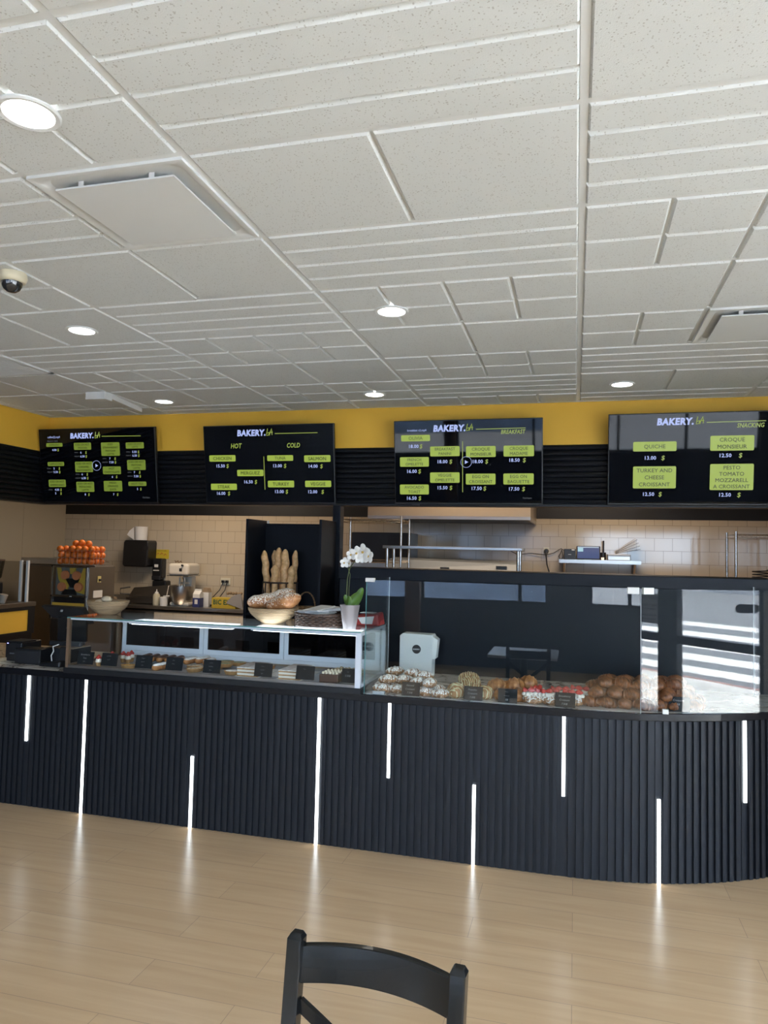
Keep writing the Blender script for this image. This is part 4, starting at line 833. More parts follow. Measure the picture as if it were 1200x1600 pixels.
def redbag():
    o = thing('printed_bag', 'red and white printed bag lying behind the orchid at the end of the case', 'bag', (-1.285, 4.56, ZT))
    part('bag', MB().hexa([(-0.10, -0.07, 0), (0.09, -0.07, 0), (0.09, 0.07, 0), (-0.10, 0.07, 0)], [(-0.09, -0.06, 0.05), (0.07, -0.06, 0.075), (0.08, 0.06, 0.085), (-0.09, 0.06, 0.06)]), mat('red print', (0.42, 0.035, 0.03), 0.4), o, bevel=0.012)
    part('white_panel', MB().hexa([(-0.03, -0.0735, 0.012), (0.04, -0.0735, 0.012), (0.04, -0.073, 0.012), (-0.03, -0.073, 0.012)], [(-0.06, -0.064, 0.05), (0.05, -0.064, 0.062), (0.05, -0.0635, 0.062), (-0.06, -0.0635, 0.05)]).box(-0.05, -0.045, 0.078, 0.04, 0.03, 0.081), PAPER, o)
    part('red_disc', MB().lathe([(0.0001, 0.0), (0.02, 0.0), (0.02, 0.001)], (-0.075, -0.0765, 0.03), axis='Y'), mat('red print', (0.42, 0.035, 0.03)), o)
redbag()

# ================================================================== PASTRY DISPLAY GLASS
def guard():
    o = thing('glass_guard', 'frameless glass guard standing round the pastries on the marble worktop', 'glass screen', (-1.2, 4.2, 0.909)); ox, oy, oz = -1.2, 4.2, 0.909
    H = 1.580-oz
    def pane(a, b, z0=0.0, z1=H, th=0.008):
        a, b = Vector((a[0]-ox, a[1]-oy, 0)), Vector((b[0]-ox, b[1]-oy, 0)); d = (b-a).normalized(); n = Vector((-d.y, d.x, 0))*th/2
        return MB().hexa([(a-n)+Vector((0, 0, z0)), (b-n)+Vector((0, 0, z0)), (b+n)+Vector((0, 0, z0)), (a+n)+Vector((0, 0, z0))], [(a-n)+Vector((0, 0, z1)), (b-n)+Vector((0, 0, z1)), (b+n)+Vector((0, 0, z1)), (a+n)+Vector((0, 0, z1))])
    part('front_pane', pane((-1.20, 4.20), (0.343, 4.20)), GLASSB, o)
    part('end_pane', pane((-1.204, 4.205), (-1.204, 4.75)), GLASSB, o)
    # angled pane with a rounded hand hole
    a = Vector((0.352, 4.200)); dr = Vector((math.cos(R(22.2)), math.sin(R(22.2)))); L = 0.88
    s0, s1, z0, z1 = 0.545, 0.690, 1.455-oz, 1.503-oz; r = (z1-z0)/2; cxs = [(s0+r, s1-r)]
    pill = []
    for i in range(13): t = PI/2+PI*i/12; pill.append((s0+r+r*math.cos(t), (z0+z1)/2+r*math.sin(t)))
    for i in range(13): t = -PI/2+PI*i/12; pill.append((s1-r+r*math.cos(t), (z0+z1)/2+r*math.sin(t)))
    cs, cz = (s0+s1)/2, (z0+z1)/2; outer = []
    for s, z in pill:
        dx, dz = s-cs, z-cz; k = 1e9
        if dx > 1e-6: k = min(k, (L-cs)/dx)
        if dx < -1e-6: k = min(k, -cs/dx)
        if dz > 1e-6: k = min(k, (H-cz)/dz)
        if dz < -1e-6: k = min(k, -cz/dz)
        outer.append((cs+dx*k, cz+dz*k))
    cor = [(0, 0), (L, 0), (L, H), (0, H)]; rc = []
    mb = MB(); n = len(pill); vs_ = []
    def P(s, z, e): q = a+dr*s; nn = Vector((-dr.y, dr.x))*e; return (q.x+nn.x-ox, q.y+nn.y-oy, z)
    for e in (-0.004, 0.004):
        base = len(vs_); vs_ += [P(s, z, e) for s, z in pill]+[P(s, z, e) for s, z in outer]+[P(s, z, e) for s, z in cor]
    m = 2*n+4; fs = []
    def side(p):
        s, z = p
        return 'L' if s < 1e-4 else 'R' if s > L-1e-4 else 'B' if z < 1e-4 else 'T'
    cid = {('L', 'B'): 0, ('B', 'L'): 0, ('B', 'R'): 1, ('R', 'B'): 1, ('R', 'T'): 2, ('T', 'R'): 2, ('T', 'L'): 3, ('L', 'T'): 3}
    for k in (0, 1):
        for i in range(n):
            j = (i+1) % n; A, B = side(outer[i]), side(outer[j])
            f = [k*m+i, k*m+n+i]
            if A != B:
                if (A, B) in cid: f.append(k*m+2*n+cid[(A, B)])
                else:
                    mid = 'B' if pill[i][1]+pill[j][1] < 2*cz else 'T'
                    f += [k*m+2*n+cid[(A, mid)], k*m+2*n+cid[(mid, B)]]
            f += [k*m+n+j, k*m+j]; fs.append(tuple(f))
    for i in range(n): j = (i+1) % n; fs.append((i, j, m+j, m+i))
    mb.add(vs_, fs); part('angled_pane', mb, GLASSB, o, 'angled glass pane with a rounded hand hole')
    e = a+dr*L; part('end_pane', pane((e.x, e.y+0.005), (1.085, 5.03)), GLASSB, o)
    part('pane_edge', MB().cyl((1.085-ox, 5.03-oy, 0), (1.085-ox, 5.03-oy, H), 0.003, n=6), mat('bright glass edge', (0.75, 0.80, 0.80), 0.2), o)
    part('pane_edge', MB().cyl((-1.204-ox, 4.755-oy, 0), (-1.204-ox, 4.755-oy, H), 0.0025, n=6), mat('bright glass edge', (0.75, 0.80, 0.80), 0.2), o)
    part('pane_edge', MB().box(-0.006, -0.004, 0, -0.002, 0.0, H), EDGE, o); part('pane_edge', MB().box(0.3455-ox, -0.003, 0, 0.349-ox, 0.001, H), mat('grey glass edge', (0.30, 0.33, 0.34), 0.2), o)
    for x, w_ in ((-0.010, 0.056),): part('corner_clip', MB().box(x, -0.012, H-0.012, x+w_, 0.012, H+0.012), WPLA, o, bevel=0.002)
    part('joint_clip', MB().box(0.277-ox, -0.012, H-0.030, 0.338-ox, 0.012, H+0.006), WPLA, o, bevel=0.002)
    c2 = a+dr*0.035; part('joint_clip', MB().obox((c2.x-ox, c2.y-oy, H-0.012), (dr.x*0.06, dr.y*0.06, 0), (-dr.y*0.024, dr.x*0.024, 0), (0, 0, 0.036)), WPLA, o, bevel=0.002)
    part('foot_block', MB().box(0.05, -0.015, 0, 0.12, 0.02, 0.018), mat('clear acrylic', (0.35, 0.38, 0.38), 0.1), o, bevel=0.003)
    part('foot_block', MB().box(0.463-ox, 0.035, 0, 0.493-ox, 0.055, 0.024), WPLA, o)
guard()
def carton():
    o = thing('white_box', 'white cardboard pastry box with a round black sticker, standing on the marble', 'box', (-1.035, 4.93, 0.910))
    part('box_body', MB().prism_y([(-0.118, 0), (0.105, 0), (0.112, 0.27), (0.105, 0.285), (-0.098, 0.288), (-0.118, 0.272)], -0.06, 0.06), mat('white card', (0.72, 0.73, 0.69), 0.6), o, bevel=0.003)
    part('side_flap', MB().hexa([(0.106, -0.05, 0.12), (0.128, -0.035, 0.125), (0.128, 0.05, 0.125), (0.106, 0.05, 0.12)], [(0.112, -0.05, 0.272), (0.140, -0.03, 0.250), (0.140, 0.05, 0.250), (0.112, 0.05, 0.272)]), mat('white card', (0.7, 0.7, 0.7)), o)
    s = part('round_sticker', MB().lathe([(0.0001, 0.0), (0.030, 0.0), (0.030, 0.001)], (0.0, -0.0605, 0.185), 32, axis='Y'), mat('black sticker', (0.015, 0.015, 0.015), 0.4), o)
    t = MB(); text(t, 'BAKERY.', 0, 0.185, 0.009, 0.02, o=(0, -0.0622, 0), maxw=0.048); part('sticker_lettering', t, WPLA, s)
carton()

# ================================================================== TILL END OF THE COUNTER
def till():
    o = thing('point_of_sale_terminal', 'black two-screen till terminal at the end of the cake case', 'till', (-3.58, 4.58, 0.910))
    part('base', MB().box(-0.10, -0.10, 0, 0.13, 0.12, 0.10), GPLA, o, bevel=0.006)
    part('customer_display', MB().obox((0.10, -0.06, 0.235), (0.24, 0, 0), (0, 0.022, 0.006), (0.03, -0.045, 0.17)), BPLA, o, bevel=0.004)
    part('lower_bezel', MB().obox((0.07, -0.088, 0.135), (0.26, 0, 0), (0, 0.03, 0), (0, 0, 0.032)), GPLA, o, bevel=0.005)
    part('main_display', MB().hexa([(-0.14, 0.02, 0.30), (0.20, -0.02, 0.27), (0.20, 0.05, 0.27), (-0.14, 0.07, 0.30)], [(-0.22, -0.01, 0.385), (0.155, -0.05, 0.385), (0.155, 0.00, 0.395), (-0.22, 0.03, 0.395)]), GPLA, o, bevel=0.004)
    t = MB(); t.obox((-0.02, -0.035, 0.36), (0.022, 0, 0), (0, 0.001, 0), (0.006, 0, 0.016)); part('logo_mark', t, mat('faint grey mark', (0.18, 0.18, 0.18)), o)
    t = MB(); t.box(0.075, -0.085, 0.262, 0.095, -0.083, 0.284); text(t, 'WELCOME', 0.085, 0.245, 0.007, o=(0, -0.082, 0)); part('screen_text', t, mat('dim screen text', (0.25, 0.27, 0.3)), o)
    o = thing('receipt_printer', 'black receipt printer with a tiny blue light, left of the till', 'printer', (-3.88, 4.50, 0.910))
    part('body', MB().box(-0.07, -0.09, 0, 0.07, 0.11, 0.135), BPLA, o, bevel=0.008); part('lid', MB().box(-0.068, -0.088, 0.136, 0.068, 0.06, 0.142), GPLA, o, bevel=0.004)
    part('status_light', MB().box(-0.055, -0.0915, 0.122, -0.045, -0.0895, 0.128), emit('blue led', (0.2, 0.2, 1), 4), o)
    t = MB(); text(t, 'EPSON', -0.01, 0.055, 0.009, 0.01, o=(0, -0.0915, 0)); part('maker_lettering', t, mat('dim screen text', (0.25, 0.27, 0.3)), o)
    o = thing('cash_box', 'low black cash drawer box between the printer and the card reader', 'cash box', (-3.70, 4.40, 0.910)); part('body', MB().box(-0.105, -0.06, 0, 0.105, 0.06, 0.105), BPLA, o, bevel=0.004); part('drawer_front', MB().box(-0.10, -0.063, 0.01, 0.10, -0.060, 0.09), GPLA, o)
    o = thing('card_reader', 'black card reader lying against its stand in front of the till', 'card reader', (-3.46, 4.33, 0.910))
    part('stand', MB().obox((0.03, 0.05, 0.06), (0.08, 0, 0), (0, 0.02, 0.01), (-0.02, 0.03, 0.13)), GPLA, o, bevel=0.008)
    part('handset', MB().hexa([(-0.11, -0.04, 0.0), (0.07, -0.05, 0.0), (0.09, 0.03, 0.0), (-0.10, 0.03, 0.0)], [(-0.10, -0.035, 0.022), (0.07, -0.04, 0.045), (0.085, 0.02, 0.045), (-0.10, 0.02, 0.025)]), BPLA, o, bevel=0.010)
    cb = MB(); cb.tube([(-0.03, 0.0, 0.035), (-0.045, 0.01, 0.07), (-0.035, 0.02, 0.10), (-0.05, 0.03, 0.13), (-0.01, 0.04, 0.145)], 0.004, 8); part('cable', cb, WPLA, o, 'white coiled cable', smooth=60)
    o = tag(MB().box(-4.88, 4.22, 0.9095, -3.935, 5.03, 0.934).build('serving_board', MARBT, bevel=0.003), 'warm brown veined stone board lying on the marble at the wall end', 'board')
till()

# ================================================================== BREAD CABINET BEHIND THE CASE
def bread_cabinet():
    o = thing('bread_cabinet', 'tall open black bread cabinet holding a basket of baguettes', 'cabinet', (-2.335, 5.60, 0.0))
    for x in (-0.335, 0.315): part('side_panel', MB().box(x, 0, 0, x+0.022, 0.378, 2.00), PART, o, bevel=0.002)
    part('back_panel', MB().box(-0.312, 0.356, 0, 0.314, 0.374, 1.955), PART, o)
    for z in (1.195, 0.75, 0.10): part('shelf', MB().box(-0.312, 0.004, z, 0.314, 0.355, z+0.022), PART, o)
    part('top_rail', MB().box(-0.312, 0.34, 1.955, 0.314, 0.375, 1.975), PART, o)
    part('magnetic_catch', MB().box(-0.29, 0.33, 1.975, -0.275, 0.345, 2.0), WPLA, o)
bread_cabinet()
def bread_basket():
    o = thing('baguette_basket', 'brown open-frame wicker basket full of upright baguettes', 'basket', (-2.43, 5.80, 1.218)); m = MB(); r = 0.150
    for z in (0.0, 0.13, 0.245): m.tube([(r*math.cos(2*PI*j/32), r*0.8*math.sin(2*PI*j/32), z+0.006) for j in range(32)], 0.008, 6, closed=True)
    for j in range(14): a = 2*PI*j/14; m.cyl((r*math.cos(a), r*0.8*math.sin(a), 0.0), (r*math.cos(a), r*0.8*math.sin(a), 0.25), 0.005, n=6)
    part('frame', m, WICK, o, smooth=60); part('base', MB().lathe([(0.0001, 0.0), (r, 0.0), (r, 0.006), (0.0001, 0.006)], n=32, sy=0.8), WICK, o)
    def bag(x0, y0, x1, y1, top, r_, label):
        mb = MB(); n, mm = 44, 16; vs_ = []; z0 = 1.228
        for i in range(n+1):
            t = i/n; q = r_*min(1, ((1-t)*9+0.05))**0.5*min(1, t*8+0.3)
            for j in range(mm):
                b = 2*PI*j/mm; g = 1+0.13*math.sin(b+t*26)*(1 if 0.1 < t < 0.95 else 0)
                vs_.append((x0+(x1-x0)*t+math.cos(b)*q*g, y0+(y1-y0)*t+math.sin(b)*q*g, z0+(top-z0)*t))
        mb.add(vs_, [(i*mm+j, i*mm+(j+1) % mm, (i+1)*mm+(j+1) % mm, (i+1)*mm+j) for i in range(n) for j in range(mm)]+[tuple(range(mm))[::-1], tuple(n*mm+j for j in range(mm))])
        tag(mb.build('baguette', BAGU, smooth=60), label, 'bread', 'baguettes standing in the basket')
    bag(-2.515, 5.77, -2.572, 5.77, 1.738, 0.030, 'baguette leaning out furthest towards the tiled wall, in the basket')
    bag(-2.48, 5.85, -2.520, 5.87, 1.742, 0.026, 'darker baguette standing behind the leaning one')
    bag(-2.455, 5.80, -2.462, 5.83, 1.765, 0.034, 'tallest baguette, in the middle of the basket')
    bag(-2.38, 5.78, -2.388, 5.79, 1.752, 0.035, 'thick twisted baguette beside the tallest one')
    bag(-2.335, 5.85, -2.325, 5.87, 1.745, 0.026, 'slim baguette standing at the back of the basket')
    bag(-2.455, 5.725, -2.450, 5.725, 1.62, 0.031, 'short baguette in front of the tallest one')
    bag(-2.33, 5.745, -2.305, 5.745, 1.615, 0.031, 'short floury baguette by the basket edge nearest the cane basket')
bread_basket()
def small_basket():
    o = thing('handled_basket', 'small empty cane basket with an arched handle in the bread cabinet', 'basket', (-2.165, 5.74, 1.218)); wicker(o, 0.085, 0.055, WICKL, rows=5, cols=26)
    h = MB(); n = 18
    for k in (0, 1): h.tube([(0.078*math.cos(PI*i/n)+0.003*math.sin(i*2+k*3), 0.006*math.cos(i*2+k*3), 0.055+0.125*math.sin(PI*i/n)) for i in range(n+1)], 0.005, 6)
    part('handle', h, WICKL, o, smooth=60)
small_basket()

# ================================================================== KITCHEN, TILED WALL SIDE
def kcounter():
    o = thing('steel_worktable', 'long stainless steel worktable along the tiled wall', 'table', (-5.2, 8.9, 0.0))
    part('top', MB().box(-1.25, -0.32, 0.925, 1.25, 0.345, 0.968), STEEL, o, bevel=0.004); part('backsplash', MB().box(-1.25, 0.325, 0.968, 1.25, 0.345, 1.05), STEEL, o)
    part('under_fridge', MB().box(-1.22, -0.28, 0.10, 1.22, 0.33, 0.90), DSTEEL, o)
    for i in range(4): part('door', MB().box(-1.2+i*0.605, -0.30, 0.14, -1.2+i*0.605+0.585, -0.281, 0.86), STEEL, o, bevel=0.003)
    for x in (-1.18, 1.18):
        for y in (-0.24, 0.28): part('leg', MB().cyl((x, y, 0), (x, y, 0.11), 0.02), STEEL, o)
kcounter()
ZK = 0.969
def kitchen_left():
    o = thing('paper_towel_dispenser', 'black paper towel dispenser on the tiled wall', 'dispenser', (-5.955, YK, 1.46))
    part('cover', MB().prism_y([(-0.225, 0.03), (-0.20, 0.0), (0.15, 0.0), (0.172, 0.03), (0.178, 0.34), (0.168, 0.375), (-0.195, 0.375), (-0.215, 0.34)], -0.24, -0.003), BPLA, o, bevel=0.02, seg=3)
    part('window', MB().lathe([(0.0001, 0), (0.045, 0), (0.045, 0.001)], (0.14, -0.2415, 0.27), 24, axis='Y'), GPLA, o)
    o = thing('paper_roll', 'white paper roll standing on the towel dispenser', 'paper roll', (-5.955, YK-0.14, 1.837)); part('roll', MB().lathe([(0.0001, 0), (0.085, 0), (0.095, 0.19), (0.03, 0.19), (0.03, 0.15), (0.0001, 0.15)], n=30), PAPER, o, smooth=40)
    part('loose_sheet', MB().hexa([(-0.19, -0.06, 0.07), (-0.08, -0.05, 0.0), (-0.08, -0.04, 0.0), (-0.19, -0.05, 0.07)], [(-0.15, -0.06, 0.13), (-0.09, -0.05, 0.18), (-0.09, -0.04, 0.18), (-0.15, -0.05, 0.13)]), PAPER, o)
    o = thing('wall_notice', 'yellow notice stuck on the tiles above the soap dispensers', 'sign', (-5.70, YK, 1.64)); part('sheet', MB().box(-0.115, -0.004, -0.062, 0.115, -0.001, 0.07), mat('yellow card', (0.55, 0.42, 0.03), 0.6), o)
    t = MB(); text(t, 'WASH YOUR HANDS', 0, 0.052, 0.014, 0.01, o=(0, -0.0045, 0), maxw=0.15); part('lettering', t, BPLA, o)
    t = MB()
    for a, b in ((-0.06, 0.01), (0.0, 0.012), (0.055, 0.0)): t.tube([(a-0.02, -0.005, b-0.015), (a, -0.005, b+0.012), (a+0.02, -0.005, b-0.01)], 0.004, 4)
    part('pictogram', t, mat('red print', (0.4, 0.04, 0.03)), o)
    o = thing('soap_dispenser', 'tall black soap dispenser with a white label on the tiled wall', 'dispenser', (-5.70, YK, 1.31)); part('body', MB().box(-0.07, -0.13, 0, 0.085, -0.002, 0.275), BPLA, o, bevel=0.02, seg=3); part('push_lever', MB().box(-0.06, -0.15, -0.03, 0.075, -0.05, 0.03), GPLA, o, bevel=0.01)
    part('label', MB().box(-0.03, -0.1325, 0.15, 0.03, -0.1305, 0.19).box(-0.045, -0.1325, 0.10, 0.045, -0.1305, 0.112), WPLA, o)
    o = thing('soap_dispenser', 'smaller black dispenser mounted lower beside the labelled one', 'dispenser', (-5.64, YK, 1.095)); part('body', MB().box(-0.115, -0.14, 0, 0.105, -0.002, 0.18), BPLA, o, bevel=0.02, seg=3); part('spout', MB().box(-0.03, -0.12, -0.02, 0.03, -0.06, 0.0), GPLA, o)
    o = thing('contact_grill', 'grey clamshell contact grill with its lid raised on the worktable', 'grill', (-5.60, 8.88, ZK)); part('base', MB().box(-0.30, -0.16, 0.012, 0.30, 0.2, 0.09), DSTEEL, o, bevel=0.006)
    part('lid', MB().hexa([(-0.29, -0.12, 0.09), (0.30, -0.12, 0.10), (0.30, 0.16, 0.12), (-0.29, 0.16, 0.12)], [(-0.255, -0.05, 0.215), (0.29, -0.05, 0.262), (0.29, 0.16, 0.262), (-0.255, 0.16, 0.215)]), DSTEEL, o, bevel=0.01)
    part('handle', MB().tube([(-0.28, -0.05, 0.12), (-0.40, -0.14, 0.13), (-0.40, -0.14, 0.20), (-0.30, -0.06, 0.22)], 0.010, 8), BPLA, o, smooth=60)
    for x in (-0.26, 0.26): part('foot', MB().cyl((x, -0.12, 0), (x, -0.12, 0.013), 0.02), BPLA, o)
    o = thing('rolling_pin', 'pale rolling pin end lying at the wall end of the worktable', 'rolling pin', (-6.26, 8.80, ZK)); part('roller', MB().cyl((-0.15, 0, 0.06), (0.17, -0.02, 0.06), 0.022), mat('pale wood', (0.42, 0.32, 0.22), 0.5), o, smooth=40); part('cradle', MB().box(-0.16, -0.04, 0, 0.10, 0.04, 0.038), DSTEEL, o)
    o = thing('squeeze_bottle', 'clear squeeze bottle of oil on the worktable', 'bottle', (-5.395, 8.665, ZK)); part('bottle', MB().lathe([(0.0001, 0), (0.045, 0), (0.048, 0.02), (0.047, 0.13), (0.035, 0.155), (0.022, 0.16)], n=22), mat('cloudy bottle', (0.46, 0.42, 0.30), 0.3), o, smooth=40); part('nozzle_cap', MB().lathe([(0.026, 0.16), (0.026, 0.175), (0.008, 0.18), (0.004, 0.215), (0.0001, 0.215)], n=16), WPLA, o, smooth=40)
    o = thing('lidded_tub', 'white lidded plastic tub with a handle beside the squeeze bottle', 'tub', (-5.275, 8.65, ZK)); part('tub', MB().lathe([(0.0001, 0), (0.050, 0), (0.056, 0.10)], n=24), WPLA, o, smooth=40); part('lid', MB().lathe([(0.060, 0.10), (0.060, 0.115), (0.0001, 0.118)], n=24), WPLA, o, smooth=40)
    part('bail_handle', MB().beam((0.0, 0.0, 0.125), (0.09, -0.03, 0.135), 0.025, 0.015), WPLA, o)
    # stand mixer
    o = thing('stand_mixer', 'white bowl-lift stand mixer with a steel bowl on the worktable', 'mixer', (-5.09, 8.84, ZK)); wm = mat('cream enamel', (0.62, 0.58, 0.50), 0.3)
    part('head', MB().box(-0.165, -0.16, 0.40, 0.14, 0.17, 0.565), wm, o, bevel=0.04, seg=4); part('column', MB().box(-0.06, 0.05, 0.05, 0.08, 0.17, 0.42), wm, o, bevel=0.02, seg=3); part('base', MB().box(-0.13, -0.14, 0.0, 0.15, 0.19, 0.05), wm, o, bevel=0.015)
    part('head_trim', MB().box(-0.168, -0.163, 0.395, 0.143, 0.16, 0.405), CHROME, o); part('speed_knob', MB().cyl((0.06, -0.162, 0.54), (0.06, -0.185, 0.54), 0.013), BPLA, o); part('badge', MB().box(0.01, -0.164, 0.46, 0.05, -0.161, 0.50), GPLA, o)
    part('bowl', MB().lathe([(0.0001, 0.012), (0.09, 0.012), (0.135, 0.07), (0.152, 0.18), (0.155, 0.262), (0.148, 0.262), (0.14, 0.18), (0.0001, 0.06)], (0, -0.06, 0), n=32), STEEL, o, smooth=50)
    for x in (-0.030, 0.044): part('bowl_arm', MB().beam((x, 0.05, 0.30), (x, -0.08, 0.30), 0.02, 0.02).cyl((x, -0.07, 0.26), (x, -0.07, 0.38), 0.010), wm, o)
    wh = MB()
    for k in range(4): wh.tube([(0.045*math.sin(PI*i/8)*math.cos(k*PI/4), -0.06+0.045*math.sin(PI*i/8)*math.sin(k*PI/4), 0.38-0.16*(i/8)) for i in range(9)], 0.003, 5)
    part('whisk', wh, CHROME, o)
    t = MB().tube([(-0.14+0.012*i, -0.03+0.02*math.sin(i*2.1), 0.585+0.012*math.cos(i*1.7)) for i in range(10)], 0.006, 6); part('cord', t, mat('brown cord', (0.12, 0.07, 0.03)), o, 'brown cord coiled on top')
    o = thing('milk_carton', 'white and blue gabled milk carton beside the mixer', 'carton', (-4.80, 8.70, ZK)); part('carton', MB().box(-0.05, -0.05, 0, 0.05, 0.05, 0.17).add([(-0.05, -0.05, 0.17), (0.05, -0.05, 0.17), (0.05, 0.05, 0.17), (-0.05, 0.05, 0.17), (-0.05, 0, 0.215), (0.05, 0, 0.215)], [(0, 1, 5, 4), (2, 3, 4, 5), (1, 2, 5), (3, 0, 4)]), WPLA, o)
    part('fin', MB().box(-0.05, -0.003, 0.215, 0.05, 0.003, 0.235), WPLA, o); part('blue_band', MB().box(-0.0505, -0.0512, 0, 0.0505, -0.0502, 0.12).box(0.0502, -0.05, 0, 0.0512, 0.05, 0.12), mat('navy print', (0.03, 0.04, 0.14)), o); part('label', MB().box(-0.022, -0.052, 0.04, 0.022, -0.0513, 0.10), WPLA, o)
    o = thing('milk_carton', 'plain opened carton standing behind the blue one', 'carton', (-4.735, 8.82, ZK)); part('carton', MB().box(-0.045, -0.045, 0, 0.045, 0.045, 0.19), WPLA, o); part('folded_top', MB().prism_y([(-0.045, 0.19), (0.045, 0.19), (0.02, 0.245), (-0.03, 0.25)], -0.045, 0.045), mat('brown print', (0.30, 0.22, 0.14)), o)
    o = thing('yellow_carton', 'flat yellow and green carton lying by the end of the worktable', 'box', (-4.40, 8.72, ZK)); part('box', MB().box(-0.17, -0.08, 0, 0.17, 0.08, 0.135), mat('yellow print', (0.50, 0.36, 0.04), 0.5), o, bevel=0.003)
    t = MB(); text(t, 'BIC EX', -0.03, 0.080, 0.06, 0.03, o=(0, -0.081, 0), maxw=0.24); part('green_lettering', t, mat('green print', (0.02, 0.10, 0.05)), o)
    o = thing('dough_scale', 'grey quarter-round scraper leaning at the end of the worktable', 'scraper', (-4.245, 8.64, ZK)); part('plate', MB().prism_y([(0.12, 0.0)]+[(0.12-0.25*math.cos(R(a)), 0.0+0.20*math.sin(R(a))) for a in range(20, 92, 9)], -0.006, 0.006), mat('grey plastic', (0.30, 0.29, 0.28), 0.5), o)
    o = thing('garlic_string', 'small string of dried garlic lying on the scraper', 'garlic', (-4.27, 8.68, ZK+0.185)); g = MB()
    for i in range(6): g.ball((-0.09+0.037*i, 0, 0.01+0.004*(i % 2)), 0.020, n=10, m=7)
    part('bulbs', g, mat('brown skin', (0.36, 0.25, 0.14), 0.7, noise=0.4), o, smooth=60)
    o = thing('wall_socket', 'double wall socket with two plugs on the tiles by the bread cabinet', 'socket', (-4.685, YK, 1.29)); part('plate', MB().box(-0.075, -0.012, -0.048, 0.075, -0.001, 0.048), mat('cream plastic', (0.5, 0.45, 0.38)), o, bevel=0.003)
    for x in (-0.03, 0.03): part('plug', MB().box(x-0.02, -0.045, -0.02, x+0.02, -0.012, 0.015), BPLA, o, bevel=0.004)
    part('cord', MB().tube([(-0.03, -0.035, -0.02), (-0.06, -0.06, -0.12), (-0.14, -0.10, -0.22), (-0.20, -0.16, -0.30)], 0.006, 6).tube([(0.03, -0.035, -0.02), (0.02, -0.06, -0.12), (-0.04, -0.10, -0.22), (-0.12, -0.16, -0.30)], 0.006, 6), BPLA, o, smooth=60)
    o = thing('baking_tray', 'shallow dark tray with white sheets on the worktable behind the cartons', 'tray', (-4.62, 8.95, ZK)); part('tray', MB().box(-0.20, -0.12, 0, 0.16, 0.12, 0.03), BPLA, o, bevel=0.005); part('sheets', MB().box(-0.15, -0.1, 0.03, 0.1, 0.1, 0.036), PAPER, o)
kitchen_left()

